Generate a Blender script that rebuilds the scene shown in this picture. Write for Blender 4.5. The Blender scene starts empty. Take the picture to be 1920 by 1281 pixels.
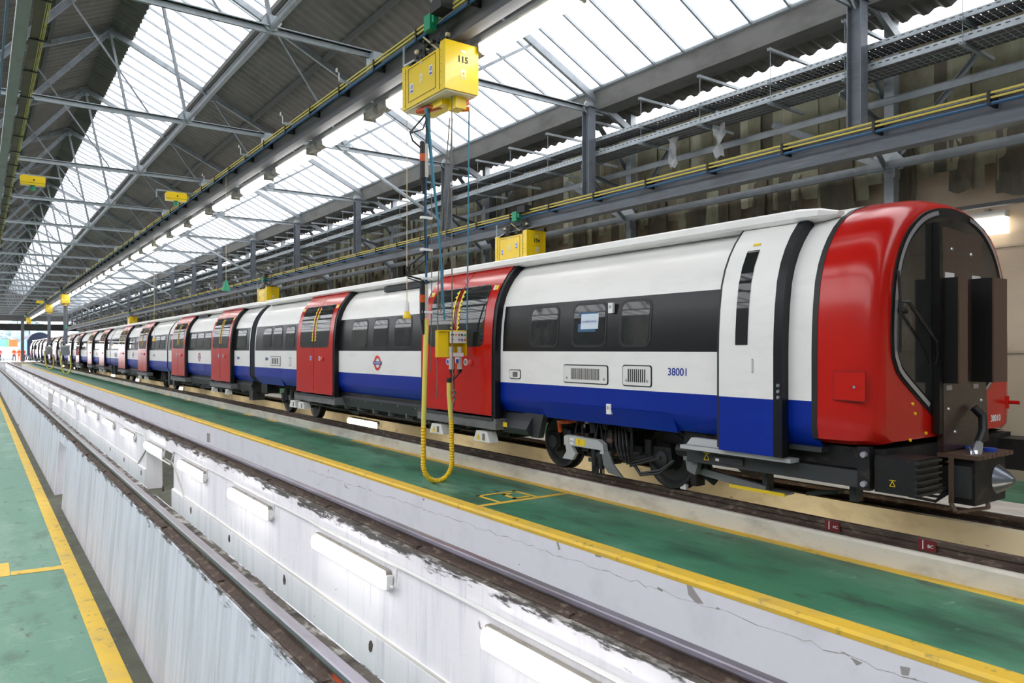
import bpy, bmesh, math, random
from mathutils import Vector, Matrix
C = bpy.context.scene.collection
SC = bpy.context.scene
random.seed(7)
PI = math.pi

# ---------------------------------------------------------------- camera
cam_d = bpy.data.cameras.new('camera')
cam = bpy.data.objects.new('camera', cam_d)
C.objects.link(cam)
cam.location = (0, 0, 1.5)
cam.rotation_euler = (PI / 2, 0, -math.radians(35.7))
cam_d.sensor_width = 36
cam_d.lens = 1393 / 1920 * 36
cam_d.shift_y = 15.5 / 1920
cam_d.clip_start = .05
cam_d.clip_end = 900
SC.camera = cam
# ---------------------------------------------------------------- world and exposure
w = bpy.data.worlds.new('overcast_sky')
SC.world = w
w.use_nodes = True
nt = w.node_tree
bg = nt.nodes['Background']
bg.inputs['Color'].default_value = (.97, .97, 1.0, 1)
bg.inputs['Strength'].default_value = 4.0
SC.view_settings.view_transform = 'Standard'
SC.view_settings.look = 'None'
SC.view_settings.gamma = 1
SC.view_settings.exposure = 0.2
SC.view_settings.use_curve_mapping = False
cy = SC.cycles
cy.use_denoising = True
cy.max_bounces = 8
cy.diffuse_bounces = 4
cy.glossy_bounces = 4
cy.transmission_bounces = 6
cy.transparent_max_bounces = 10
cy.sample_clamp_indirect = 6
cy.caustics_reflective = False
cy.caustics_refractive = False
LAMP = 9.0        # brightness of the fluorescent diffusers

# ---------------------------------------------------------------- materials
M = {}

def mat(name, col, rough=.6, metal=0., coat=0., emit=None, estr=0., spots=None, bump=None, alpha=None, spec=.5):
    """spots: list of (colour, scale xyz, threshold lo, hi, strength)."""
    m = bpy.data.materials.new(name)
    m.use_nodes = True
    t = m.node_tree
    b = t.nodes['Principled BSDF']
    b.inputs['Base Color'].default_value = (*col, 1)
    b.inputs['Roughness'].default_value = rough
    b.inputs['Metallic'].default_value = metal
    b.inputs['Specular IOR Level'].default_value = spec
    b.inputs['Coat Weight'].default_value = coat
    b.inputs['Coat Roughness'].default_value = .04
    if emit:
        b.inputs['Emission Color'].default_value = (*emit, 1)
        b.inputs['Emission Strength'].default_value = estr
    g = None
    if spots or bump:
        g = t.nodes.new('ShaderNodeNewGeometry')
    prev = None
    for i, (c2, sc, lo, hi, st) in enumerate(spots or []):
        mp = t.nodes.new('ShaderNodeMapping')
        mp.inputs['Scale'].default_value = sc
        mp.inputs['Location'].default_value = (i * 13.7, i * 5.1, i * 3.3)
        t.links.new(g.outputs['Position'], mp.inputs['Vector'])
        n = t.nodes.new('ShaderNodeTexNoise')
        n.inputs['Scale'].default_value = 1
        n.inputs['Detail'].default_value = 6
        n.inputs['Roughness'].default_value = .62
        t.links.new(mp.outputs[0], n.inputs['Vector'])
        r = t.nodes.new('ShaderNodeMapRange')
        r.inputs['From Min'].default_value = lo
        r.inputs['From Max'].default_value = hi
        r.inputs['To Max'].default_value = st
        t.links.new(n.outputs['Fac'], r.inputs['Value'])
        mx = t.nodes.new('ShaderNodeMix')
        mx.data_type = 'RGBA'
        t.links.new(r.outputs['Result'], mx.inputs['Factor'])
        if prev is None:
            mx.inputs[6].default_value = (*col, 1)
        else:
            t.links.new(prev, mx.inputs[6])
        mx.inputs[7].default_value = (*c2, 1)
        prev = mx.outputs[2]
    if prev is not None:
        t.links.new(prev, b.inputs['Base Color'])
    if bump:
        n = t.nodes.new('ShaderNodeTexNoise')
        n.inputs['Scale'].default_value = bump[0]
        n.inputs['Detail'].default_value = 4
        t.links.new(g.outputs['Position'], n.inputs['Vector'])
        bn = t.nodes.new('ShaderNodeBump')
        bn.inputs['Strength'].default_value = bump[1]
        bn.inputs['Distance'].default_value = .02
        t.links.new(n.outputs['Fac'], bn.inputs['Height'])
        t.links.new(bn.outputs[0], b.inputs['Normal'])
    M[name] = m
    return m

def grime_edge(name, zlo, zhi, col, amount=1., scale=(3, 1.6, 9), lo=.40, hi=.60):
    """adds a ragged dirt band between two heights (a real dirty edge next to a rail)."""
    m = M[name]
    t = m.node_tree
    b = t.nodes['Principled BSDF']
    g = t.nodes.new('ShaderNodeNewGeometry')
    sp = t.nodes.new('ShaderNodeSeparateXYZ')
    t.links.new(g.outputs['Position'], sp.inputs[0])
    r = t.nodes.new('ShaderNodeMapRange')
    r.inputs['From Min'].default_value = zlo
    r.inputs['From Max'].default_value = zhi
    t.links.new(sp.outputs['Z'], r.inputs['Value'])
    mp = t.nodes.new('ShaderNodeMapping')
    mp.inputs['Scale'].default_value = scale
    t.links.new(g.outputs['Position'], mp.inputs['Vector'])
    n = t.nodes.new('ShaderNodeTexNoise')
    n.inputs['Scale'].default_value = 1.5
    n.inputs['Detail'].default_value = 8
    n.inputs['Roughness'].default_value = .7
    t.links.new(mp.outputs[0], n.inputs['Vector'])
    a = t.nodes.new('ShaderNodeMath')
    a.operation = 'MULTIPLY_ADD'
    t.links.new(r.outputs[0], a.inputs[0])
    a.inputs[1].default_value = .35
    t.links.new(n.outputs['Fac'], a.inputs[2])
    r2 = t.nodes.new('ShaderNodeMapRange')
    r2.inputs['From Min'].default_value = lo + .22
    r2.inputs['From Max'].default_value = hi + .22
    r2.inputs['To Max'].default_value = amount
    t.links.new(a.outputs[0], r2.inputs['Value'])
    mx = t.nodes.new('ShaderNodeMix')
    mx.data_type = 'RGBA'
    t.links.new(r2.outputs[0], mx.inputs['Factor'])
    l = [x for x in t.links if x.to_socket == b.inputs['Base Color']]
    if l:
        t.links.new(l[0].from_socket, mx.inputs[6])
    else:
        mx.inputs[6].default_value = b.inputs['Base Color'].default_value
    mx.inputs[7].default_value = (*col, 1)
    t.links.new(mx.outputs[2], b.inputs['Base Color'])

mat('green_paint', (.05, .20, .11), .42, spots=[((.15, .34, .24), (.9, .35, 1), .50, .70, .8), ((.03, .09, .06), (1.7, .7, 1), .50, .64, .9), ((.035, .055, .04), (5, 1.8, 1), .58, .68, .8), ((.3, .5, .4), (5, 9, 1), .64, .74, .6)], bump=(30, .12))
mat('green_paint_worn', (.12, .27, .185), .45, spots=[((.26, .40, .31), (1.1, .5, 1), .50, .68, .8), ((.06, .13, .09), (2.2, 1, 1), .55, .70, .8), ((.36, .50, .42), (3, 14, 1), .60, .70, .5), ((.05, .07, .05), (9, 4, 1), .62, .70, .7)], bump=(30, .12))
mat('bare_concrete', (.36, .34, .33), .8)
mat('yellow_paint', (.78, .50, .045), .55, spots=[((.30, .22, .06), (9, 7, 4), .58, .68, .9), ((.55, .40, .12), (3, 2, 2), .45, .7, .6)])
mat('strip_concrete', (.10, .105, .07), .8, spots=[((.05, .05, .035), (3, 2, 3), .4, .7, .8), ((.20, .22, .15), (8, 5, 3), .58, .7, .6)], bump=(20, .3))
mat('pit_white', (.87, .85, .86), .6, spots=[((.62, .62, .68), (5, 5, .5), .5, .72, .7), ((.42, .41, .44), (14, 14, .8), .60, .72, .45), ((.22, .18, .15), (9, 9, 9), .70, .73, .9)], bump=(14, .12))
grime_edge('pit_white', -.26, -.10, (.06, .055, .05), 1., lo=.52, hi=.60)
mat('pit_outer_white', (.80, .78, .90), .6, spots=[((.50, .51, .58), (3, 3, .35), .48, .66, .7), ((.60, .60, .66), (9, 9, .3), .5, .62, .6), ((.30, .30, .33), (18, 18, .8), .64, .72, .5)], bump=(14, .15))
grime_edge('pit_outer_white', -.24, -.10, (.06, .055, .05), 1., lo=.56, hi=.64)
mat('walk_white', (.82, .83, .89), .62, spots=[((.70, .71, .76), (2, 2, 2), .5, .7, .6), ((.33, .31, .30), (6, 5, 6), .72, .735, .8)], bump=(10, .12))
mat('kerb_concrete', (.68, .64, .56), .75, spots=[((.42, .39, .33), (4, 2, 4), .45, .7, .8), ((.68, .66, .60), (12, 9, 9), .55, .7, .6)], bump=(25, .2))
mat('kerb_dirt_and_shadow', (.10, .085, .07), .9, spots=[((.45, .43, .40), (10, 4, 6), .50, .62, .9), ((.02, .018, .015), (6, 4, 6), .5, .65, .9)], bump=(30, .6))
mat('cream_pit', (.82, .73, .53), .6, spots=[((.50, .40, .24), (4, 2, 4), .5, .7, .6), ((.18, .13, .08), (8, 4, 10), .64, .70, .8)], bump=(12, .2))
mat('rail_rust', (.085, .055, .042), .75, spots=[((.22, .17, .13), (14, 9, 20), .54, .66, .9), ((.03, .022, .018), (5, 2, 5), .5, .7, .8)], bump=(40, .5))
mat('rail_head', (.20, .18, .20), .3, .85, spots=[((.30, .28, .33), (6, 1, 6), .45, .65, .9)])
mat('red_mark', (.62, .10, .04), .7, spots=[((.1, .05, .04), (20, 20, 5), .5, .6, .9)])
mat('maroon_mark', (.16, .01, .015), .6)
mat('train_white', (.86, .85, .83), .36, coat=.1, spec=.4, spots=[((.70, .69, .66), (2, 1.2, 4), .5, .75, .5)])
mat('train_blue', (.001, .022, .29), .35, spec=.3, spots=[((.003, .035, .36), (2, 1, 3), .5, .7, .5)])
mat('train_red', (.53, .009, .005), .18, spec=.5, spots=[((.45, .008, .005), (1.5, 1, 2), .5, .7, .6)])
mat('train_band', (.012, .012, .013), .3, spec=.35)
mat('train_glass', (.018, .02, .021), .04, spec=.5, spots=[((.055, .055, .05), (2.4, 1.3, .9), .5, .62, .8)])
mat('rubber', (.012, .012, .014), .5)
mat('seal', (.007, .008, .011), .4, spec=.3)
mat('bellows', (.035, .04, .055), .6)
mat('grey_sill', (.16, .165, .17), .55, spots=[((.08, .08, .08), (6, 2, 8), .5, .7, .8)])
mat('under_black', (.009, .009, .010), .55, spec=.35, spots=[((.06, .05, .04), (8, 5, 8), .55, .7, .7)])
mat('under_grey', (.035, .038, .043), .5, spots=[((.03, .03, .03), (8, 5, 8), .5, .7, .7)])
mat('silver_trim', (.50, .50, .56), .3, .55)
mat('steel_bright', (.62, .65, .70), .25, .9)
mat('cone_steel', (.20, .22, .26), .3, .8)
mat('alu_panel', (.50, .51, .52), .45, .2)
mat('white_box', (.75, .75, .72), .5)
mat('wheel_steel', (.045, .045, .048), .45, .5, spots=[((.10, .08, .06), (10, 10, 10), .5, .7, .5)])
mat('brown_board', (.040, .023, .018), .3, coat=.4, spots=[((.075, .052, .042), (30, 30, 20), .52, .66, .6)], bump=(60, .3))
mat('brown_side', (.10, .058, .042), .5)
mat('black_board', (.006, .006, .006), .4)
mat('galv', (.31, .34, .37), .45, .45, spots=[((.20, .22, .24), (5, 3, 5), .45, .7, .8)])
mat('galv_light', (.45, .50, .54), .42, .4, spots=[((.34, .38, .42), (6, 4, 6), .45, .7, .8)])
mat('beam_blue', (.16, .18, .215), .5, .3, spots=[((.09, .09, .10), (5, 1, 5), .5, .7, .7), ((.30, .31, .33), (3, .6, 9), .58, .7, .5)])
mat('beam_dark', (.11, .11, .12), .6, .2, spots=[((.17, .15, .13), (3, .8, 4), .5, .7, .8)])
mat('girder_grey', (.24, .25, .25), .6, .1, spots=[((.16, .165, .165), (6, 2, 6), .5, .7, .7)])
mat('girder_brown', (.10, .075, .05), .7, spots=[((.16, .13, .08), (6, 2, 6), .5, .7, .7)])
mat('roof_sheet', (.135, .125, .115), .75, spots=[((.08, .075, .07), (.8, .8, .8), .45, .7, .8), ((.19, .18, .165), (3, .5, 1), .55, .7, .5)])
mat('roof_purlin', (.10, .10, .10), .7)
mat('gutter_grey', (.15, .15, .145), .7, spots=[((.09, .09, .085), (3, 1.2, 3), .45, .7, .9)])
mat('hoist_yellow', (.90, .62, .004), .35, coat=.25)
mat('cable_yellow', (.55, .46, .09), .5)
mat('hose_yellow', (.86, .55, .01), .45, spots=[((.55, .42, .10), (10, 10, 4), .55, .7, .6)])
mat('hose_pale', (.74, .66, .13), .5, spots=[((.45, .40, .12), (30, 30, 12), .60, .68, .8)])
mat('wood_cream', (.74, .66, .46), .6)
mat('cord_cream', (.66, .55, .33), .6)
mat('cable_teal', (.05, .22, .32), .5)
mat('cable_blue', (.02, .10, .22), .5)
mat('cable_grey', (.16, .15, .13), .6)
mat('orange', (.85, .20, .01), .4)
mat('horn_red', (.55, .08, .01), .4)
mat('green_plastic', (.01, .28, .14), .4)
mat('tag_blue', (.02, .07, .45), .5)
mat('tag_white', (.80, .80, .80), .5)
mat('tag_yellow', (.88, .62, .02), .5)
mat('ink_black', (.01, .01, .01), .6)
mat('ink_blue', (.01, .03, .30), .5)
mat('roundel_red', (.70, .03, .02), .4)
mat('button_red', (.6, .03, .02), .4)
mat('button_green', (.02, .35, .15), .4)
mat('button_orange', (.7, .3, .06), .4)
mat('plug_grey', (.50, .49, .44), .55)
mat('wall_cream', (.56, .45, .34), .75, spots=[((.44, .35, .26), (1.2, .6, 1.2), .45, .7, .7), ((.34, .28, .22), (5, 3, 2), .62, .72, .5)])
mat('wall_dark', (.27, .27, .28), .8, spots=[((.22, .21, .2), (.5, .5, .7), .45, .6, .8)])
mat('wall_sheet_back', (.07, .06, .045), .9)
mat('wall_batten', (.42, .35, .27), .7)
mat('ground_out', (.50, .52, .54), .8)
mat('out_blue', (.02, .28, .65), .5)
mat('out_navy', (.003, .010, .035), .6)
mat('out_orange', (.95, .16, .04), .6)
mat('out_green', (.16, .50, .36), .6)
mat('out_cream', (.80, .82, .74), .7)
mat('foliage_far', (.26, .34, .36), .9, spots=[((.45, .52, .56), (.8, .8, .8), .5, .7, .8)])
mat('bark', (.12, .10, .09), .9)
mat('hi_vis', (.95, .14, .01), .6)
mat('hi_vis_pink', (.85, .06, .10), .6)
mat('navy_cloth', (.02, .02, .05), .8)
mat('skin', (.45, .25, .18), .6)
mat('hair', (.03, .02, .02), .8)
mat('lamp_face', (.9, .9, .9), .4, emit=(1, .985, .95), estr=LAMP)
mat('lamp_face_warm', (.9, .9, .9), .4, emit=(1, .88, .66), estr=LAMP)
mat('wall_lamp_face', (.9, .9, .9), .4, emit=(1, .93, .80), estr=2.6)
mat('lamp_body', (.33, .31, .27), .6, spots=[((.14, .12, .10), (9, 5, 9), .5, .7, .8)])
mat('paper', (.62, .70, .78), .6)
mat('torn_sheet', (.40, .41, .43), .7)

def sheet_mat(name, col, tr, spots, tl_=.6):
    """dirty translucent plastic or glass sheet: part clear, part diffusing."""
    m = mat(name, col, .5, spots=spots)
    t = m.node_tree
    b = t.nodes['Principled BSDF']
    out = t.nodes['Material Output']
    tb = t.nodes.new('ShaderNodeBsdfTransparent')
    tb.inputs['Color'].default_value = (.97, .96, .97, 1)
    tl = t.nodes.new('ShaderNodeBsdfTranslucent')
    src = [x for x in t.links if x.to_socket == b.inputs['Base Color']]
    if src:
        t.links.new(src[0].from_socket, tl.inputs['Color'])
    a = t.nodes.new('ShaderNodeMixShader')
    a.inputs[0].default_value = tl_
    t.links.new(b.outputs[0], a.inputs[1])
    t.links.new(tl.outputs[0], a.inputs[2])
    c = t.nodes.new('ShaderNodeMixShader')
    c.inputs[0].default_value = tr
    t.links.new(a.outputs[0], c.inputs[1])
    t.links.new(tb.outputs[0], c.inputs[2])
    t.links.new(c.outputs[0], out.inputs['Surface'])
    return m
sheet_mat('roof_glass', (.80, .86, .85), .62, [((.66, .73, .72), (.6, 3, .6), .45, .7, .7)])
sheet_mat('wall_sheet', (.30, .30, .20), .0, [((.16, .13, .08), (1.2, .9, .8), .44, .62, .95), ((.42, .43, .32), (1, 4, .5), .55, .7, .6)], .0)


# ---------------------------------------------------------------- mesh helpers
class MB:
    def __init__(self):
        self.v = []
        self.f = []
        self.m = []
        self.mats = []
        self.s = []

    def slot(self, name):
        if name not in self.mats:
            self.mats.append(name)
        return self.mats.index(name)

    def face(self, idx, mt, smooth=False):
        self.f.append(idx)
        self.m.append(self.slot(mt))
        self.s.append(smooth)

    def poly(self, pts, mt, smooth=False):
        n = len(self.v)
        self.v += [tuple(p) for p in pts]
        self.face(list(range(n, n + len(pts))), mt, smooth)

    def box(self, x0, x1, y0, y1, z0, z1, mt):
        n = len(self.v)
        self.v += [(x0, y0, z0), (x1, y0, z0), (x1, y1, z0), (x0, y1, z0), (x0, y0, z1), (x1, y0, z1), (x1, y1, z1), (x0, y1, z1)]
        for q in ((0, 3, 2, 1), (4, 5, 6, 7), (0, 1, 5, 4), (1, 2, 6, 5), (2, 3, 7, 6), (3, 0, 4, 7)):
            self.face([n + i for i in q], mt)

    def prism(self, pts, a, b, mt, axis='y', caps=True, smooth=False):
        """pts 2D outline extruded along axis from a to b."""
        n = len(self.v)
        k = len(pts)

        def P(p, t):
            if axis == 'y':
                return (p[0], t, p[1])
            if axis == 'x':
                return (t, p[0], p[1])
            return (p[0], p[1], t)
        self.v += [P(p, a) for p in pts] + [P(p, b) for p in pts]
        for i in range(k):
            j = (i + 1) % k
            self.face([n + i, n + j, n + k + j, n + k + i], mt, smooth)
        if caps:
            self.face([n + i for i in range(k)][::-1], mt)
            self.face([n + k + i for i in range(k)], mt)

    def bar(self, p0, p1, wd, ht, mt, up=(0, 0, 1)):
        p0, p1 = Vector(p0), Vector(p1)
        d = (p1 - p0).normalized()
        u = Vector(up)
        if abs(d.dot(u)) > .98:
            u = Vector((1, 0, 0))
        s = d.cross(u).normalized()
        t = s.cross(d).normalized()
        n = len(self.v)
        for p in (p0, p1):
            for a, b in ((-1, -1), (1, -1), (1, 1), (-1, 1)):
                self.v.append(tuple(p + s * a * wd / 2 + t * b * ht / 2))
        for i in range(4):
            j = (i + 1) % 4
            self.face([n + i, n + j, n + 4 + j, n + 4 + i], mt)
        self.face([n + 3, n + 2, n + 1, n], mt)
        self.face([n + 4, n + 5, n + 6, n + 7], mt)

    def angle(self, p0, p1, s, mt, up=(0, 0, 1)):
        """L-section steel: two thin legs."""
        p0, p1 = Vector(p0), Vector(p1)
        self.bar(p0, p1, s, s * .14, mt, up)
        d = (p1 - p0).normalized()
        u = Vector(up)
        if abs(d.dot(u)) > .98:
            u = Vector((1, 0, 0))
        sd = d.cross(u).normalized()
        t = sd.cross(d).normalized()
        o = -sd * s * .43 - t * s * .5
        self.bar(p0 + o, p1 + o, s * .14, s, mt, up)

    def tube(self, pts, r, mt, n=8, caps=True):
        pts = [Vector(p) for p in pts]
        rs = r if isinstance(r, (list, tuple)) else [r] * len(pts)
        base = len(self.v)
        prev = None
        for i, p in enumerate(pts):
            d = (pts[min(i + 1, len(pts) - 1)] - pts[max(i - 1, 0)]).normalized()
            if prev is None:
                a = Vector((0, 0, 1)) if abs(d.z) < .9 else Vector((1, 0, 0))
                s = d.cross(a).normalized()
            else:
                s = (prev - d * prev.dot(d)).normalized()
            prev = s
            t = d.cross(s)
            for k in range(n):
                an = 2 * PI * k / n
                self.v.append(tuple(p + (s * math.cos(an) + t * math.sin(an)) * rs[i]))
        for i in range(len(pts) - 1):
            for k in range(n):
                j = (k + 1) % n
                self.face([base + i * n + k, base + i * n + j, base + (i + 1) * n + j, base + (i + 1) * n + k], mt, True)
        if caps:
            self.face([base + k for k in range(n)][::-1], mt)
            self.face([base + (len(pts) - 1) * n + k for k in range(n)], mt)

    def lathe(self, prof, mt, axis='x', c=(0, 0, 0), n=24, mts=None):
        """prof: list of (t along axis, radius)."""
        base = len(self.v)
        for (t, r) in prof:
            for k in range(n):
                a = 2 * PI * k / n
                u, v_ = math.cos(a) * r, math.sin(a) * r
                if axis == 'x':
                    p = (t, u, v_)
                elif axis == 'y':
                    p = (u, t, v_)
                else:
                    p = (u, v_, t)
                self.v.append((p[0] + c[0], p[1] + c[1], p[2] + c[2]))
        for i in range(len(prof) - 1):
            for k in range(n):
                j = (k + 1) % n
                self.face([base + i * n + k, base + i * n + j, base + (i + 1) * n + j, base + (i + 1) * n + k], mts[i] if mts else mt, True)

    def grid(self, rows, mt, smooth=True, close=False):
        """rows: list of equal-length point lists."""
        b = len(self.v)
        k = len(rows[0])
        for r in rows:
            self.v += [tuple(p) for p in r]
        for i in range(len(rows) - 1):
            for j in range(k - (0 if close else 1)):
                jj = (j + 1) % k
                q = [b + i * k + j, b + i * k + jj, b + (i + 1) * k + jj, b + (i + 1) * k + j]
                self.face(q, mt(i, j) if callable(mt) else mt, smooth)

    def build(self, name, parent=None, fix=True, sharp=35):
        me = bpy.data.meshes.new(name)
        me.from_pydata(self.v, [], self.f)
        for m_ in self.mats:
            me.materials.append(M[m_])
        me.polygons.foreach_set('material_index', self.m)
        me.polygons.foreach_set('use_smooth', self.s)
        me.update()
        if fix:
            bm = bmesh.new()
            bm.from_mesh(me)
            bmesh.ops.recalc_face_normals(bm, faces=bm.faces)
            bm.to_mesh(me)
            bm.free()
        if any(self.s):
            me.set_sharp_from_angle(angle=math.radians(sharp))
        o = bpy.data.objects.new(name, me)
        C.objects.link(o)
        if parent:
            o.parent = parent
        return o

def empty(name, loc=(0, 0, 0), rz=0):
    o = bpy.data.objects.new(name, None)
    o.empty_display_size = .2
    o.location = loc
    o.rotation_euler = (0, 0, rz)
    C.objects.link(o)
    return o

def tag(o, label, cat, group=None):
    o['label'] = label
    o['category'] = cat
    if group:
        o['group'] = group
    return o

def struct(o):
    o['kind'] = 'structure'
    return o

KIDS = {}

def children(o):
    return list(o.children)

def copy_tree(o, parent=None):
    c = o.copy()
    C.objects.link(c)
    c.parent = parent
    for ch in children(o):
        copy_tree(ch, c)
    return c

def text(name, s, size, mt, origin, xdir, ydir, parent=None, bold=0.0, depth=.001):
    cu = bpy.data.curves.new(name, 'FONT')
    cu.body = s
    cu.size = size
    cu.align_x = 'CENTER'
    cu.align_y = 'CENTER'
    cu.extrude = depth
    cu.offset = bold
    tmp = bpy.data.objects.new('tmp', cu)
    C.objects.link(tmp)
    dg = bpy.context.evaluated_depsgraph_get()
    me = bpy.data.meshes.new_from_object(tmp.evaluated_get(dg))
    bpy.data.objects.remove(tmp)
    bpy.data.curves.remove(cu)
    x, y = Vector(xdir).normalized(), Vector(ydir).normalized()
    z = x.cross(y)
    mt4 = Matrix(((x.x, y.x, z.x, origin[0]), (x.y, y.y, z.y, origin[1]), (x.z, y.z, z.z, origin[2]), (0, 0, 0, 1)))
    me.transform(mt4)
    me.materials.clear()
    me.materials.append(M[mt])
    o = bpy.data.objects.new(name, me)
    C.objects.link(o)
    if parent:
        o.parent = parent
    return o

ORD = ['nearest', 'second', 'third', 'fourth', 'fifth', 'sixth', 'seventh', 'eighth', 'ninth', 'tenth', 'eleventh', 'twelfth', 'thirteenth', 'fourteenth', 'fifteenth', 'sixteenth', 'seventeenth', 'eighteenth', 'nineteenth', 'twentieth']
TENS = {20: 'twenty', 30: 'thirty', 40: 'forty', 50: 'fifty', 60: 'sixty'}
TEN2 = {30: 'thirtieth', 40: 'fortieth', 50: 'fiftieth', 60: 'sixtieth'}

def nth(i):
    """0 -> nearest, 1 -> second nearest ..."""
    if i == 0:
        return 'nearest'
    k = i + 1
    if k <= 20:
        return ORD[i] + ' nearest'
    if k % 10 == 0:
        return TEN2[k] + ' nearest'
    u = (['first'] + ORD[1:])[k % 10 - 1]
    return TENS[k - k % 10] + '-' + u + ' nearest'

Y0, Y1 = -14.0, 118.0
BAY = 5.35

# ================================================================ FLOOR AND PITS
# left walkway with yellow line
b = MB()
b.box(-6.5, 1.075, Y0, Y1, -1.6, -1.35, 'green_paint_worn')
b.box(.90, 1.075, Y0, 112, -1.35, -1.347, 'yellow_paint')
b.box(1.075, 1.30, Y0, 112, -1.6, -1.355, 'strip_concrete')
b.poly([(.34, 11.30, -1.346), (.92, 11.24, -1.346), (.92, 11.43, -1.346), (.34, 11.49, -1.346)], 'yellow_paint')
b.box(.06, .33, 11.3, 12.0, -1.349, -1.346, 'yellow_paint')
struct(b.build('floor'))
# left pit wall: battered outer face, with two openings
b = MB()
def pitwall_left(b, y0, y1):
    b.prism([(1.218, -1.36), (1.62, -1.36), (1.60, -.11), (1.31, -.11)], y0, y1, 'pit_outer_white')
    b.box(1.32, 1.59, y0, y1, -.11, -.108, 'kerb_dirt_and_shadow')
for a_, c_ in ((Y0, 15.6), (17.1, 33.0), (34.2, 60), (61.2, 112)):
    pitwall_left(b, a_, c_)
for a_, c_ in ((15.6, 17.1), (33.0, 34.2), (60, 61.2)):
    b.prism([(1.29, -.28), (1.61, -.28), (1.60, -.11), (1.31, -.11)], a_, c_, 'pit_outer_white')
    b.box(1.32, 1.59, a_, c_, -.11, -.108, 'kerb_dirt_and_shadow')
struct(b.build('wall_pit_left'))
# right pit wall, lit by the pit lamps
b = MB()
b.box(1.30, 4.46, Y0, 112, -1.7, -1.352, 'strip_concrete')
b.box(2.2, 2.7, Y0, 112, -1.352, -1.345, 'green_paint')
for a_, c_ in ((Y0, 14.1), (16.7, 40), (42.4, 112)):
    b.prism([(2.76, -1.36), (3.10, -1.36), (3.08, -.11), (2.80, -.11), (2.795, -.93), (2.76, -.95)], a_, c_, 'pit_white')
    b.box(2.815, 3.07, a_, c_, -.11, -.108, 'kerb_dirt_and_shadow')
for a_, c_ in ((14.1, 16.7), (40, 42.4)):
    b.prism([(2.80, -.34), (3.08, -.34), (3.08, -.11), (2.80, -.11)], a_, c_, 'pit_white')
    b.box(2.815, 3.07, a_, c_, -.11, -.108, 'kerb_dirt_and_shadow')
# piers along the far part of the pit
for k in range(12):
    yy = 4.70 + 3.08 * (8 + 2 * k)
    b.box(2.72, 2.80, yy, yy + .35, -1.36, -.13, 'pit_white')
b.box(1.5, 2.9, 111.8, 112.2, -1.36, -.11, 'pit_white')
struct(b.build('wall_pit_right'))
# near walkway (between the empty track and the train)
b = MB()
b.prism([(4.45, -1.5), (6.02, -1.5), (6.02, -.27), (4.47, -.27), (4.45, -.29)], Y0, 112, 'walk_white')
b.box(4.61, 5.88, Y0, 112, -.30, -.267, 'green_paint')
b.prism([(4.446, -.315), (4.61, -.315), (4.61, -.265), (4.47, -.265), (4.446, -.285)], Y0, 112, 'yellow_paint')
b.box(5.88, 6.0, Y0, 13.6, -.30, -.2655, 'yellow_paint')
b.box(5.88, 6.0, 13.6, 112, -.30, -.2672, 'green_paint')
for a_, c_ in ((14.6, 15.9), (18.2, 18.9), (20.2, 20.9), (23, 23.5), (27.5, 28), (31, 31.8), (36, 36.5), (41, 41.6), (48, 48.5)):
    b.box(5.90, 6.0, a_, c_, -.30, -.2655, 'yellow_paint')
def stroke(b, pts, wd, z, mt):
    for p, q in zip(pts[:-1], pts[1:]):
        p, q = Vector((*p, z)), Vector((*q, z))
        d = (q - p).normalized()
        s = Vector((-d.y, d.x, 0)) * wd / 2
        p, q = p - d * wd / 2, q + d * wd / 2
        b.poly([p - s, q - s, q + s, p + s], mt)
stroke(b, [(4.58, 7.03), (5.92, 7.03)], .09, -.2645, 'yellow_paint')
stroke(b, [(4.90, 7.06), (4.90, 7.52), (5.44, 7.52), (5.44, 7.06)], .055, -.264, 'yellow_paint')
stroke(b, [(5.30, 7.42), (5.20, 7.40), (5.17, 7.15), (5.36, 7.15)], .06, -.2635, 'yellow_paint')
# chips and a crack in the white face of the walkway
for ch in ([(3.88, -.30), (3.84, -.30), (3.78, -.36), (3.71, -.42), (3.79, -.43), (3.86, -.39)], [(2.55, -.43), (2.47, -.44), (2.51, -.47)], [(2.24, -.38), (2.18, -.37), (2.19, -.42), (2.23, -.43)],
           [(4.18, -.41), (4.12, -.42), (4.13, -.44), (4.18, -.43)], [(5.47, -.315), (5.44, -.32), (5.41, -.38), (5.44, -.39)], [(4.93, -.31), (4.83, -.31), (4.86, -.33), (4.92, -.335)], [(9.70, -.43), (9.62, -.45), (9.50, -.47), (9.60, -.46)],
           [(10.50, -.50), (10.44, -.53), (10.30, -.56), (10.46, -.55)], [(18.71, -.49), (18.41, -.48), (18.41, -.69), (18.71, -.71)], [(8.1, -.335), (8.02, -.33), (8.05, -.36)]):
    b.poly([(4.448, y_, z_) for y_, z_ in ch], 'bare_concrete')
rc = random.Random(11)
y_, z_ = 1.2, -.45
while y_ < 12:
    y2, z2 = y_ + rc.uniform(.04, .14), -.43 + rc.uniform(-.018, .018) - .008 * max(0, y_ - 4)
    hw = rc.choice((.0012, .002, .003, .0015))
    b.poly([(4.448, y_, z_ - hw), (4.448, y2, z2 - hw), (4.448, y2, z2 + hw), (4.448, y_, z_ + hw)], 'bare_concrete')
    if rc.random() < .10:
        b.poly([(4.4478, y_ + rc.uniform(-.02, .02) + .022 * math.cos(q) * rc.uniform(.4, 1.2), z_ + .010 * math.sin(q) * rc.uniform(.4, 1.2)) for q in (0, 1.1, 2.2, 3.3, 4.4, 5.4)], 'bare_concrete')
    y_, z_ = y2, z2
struct(b.build('floor_walkway'))
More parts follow.
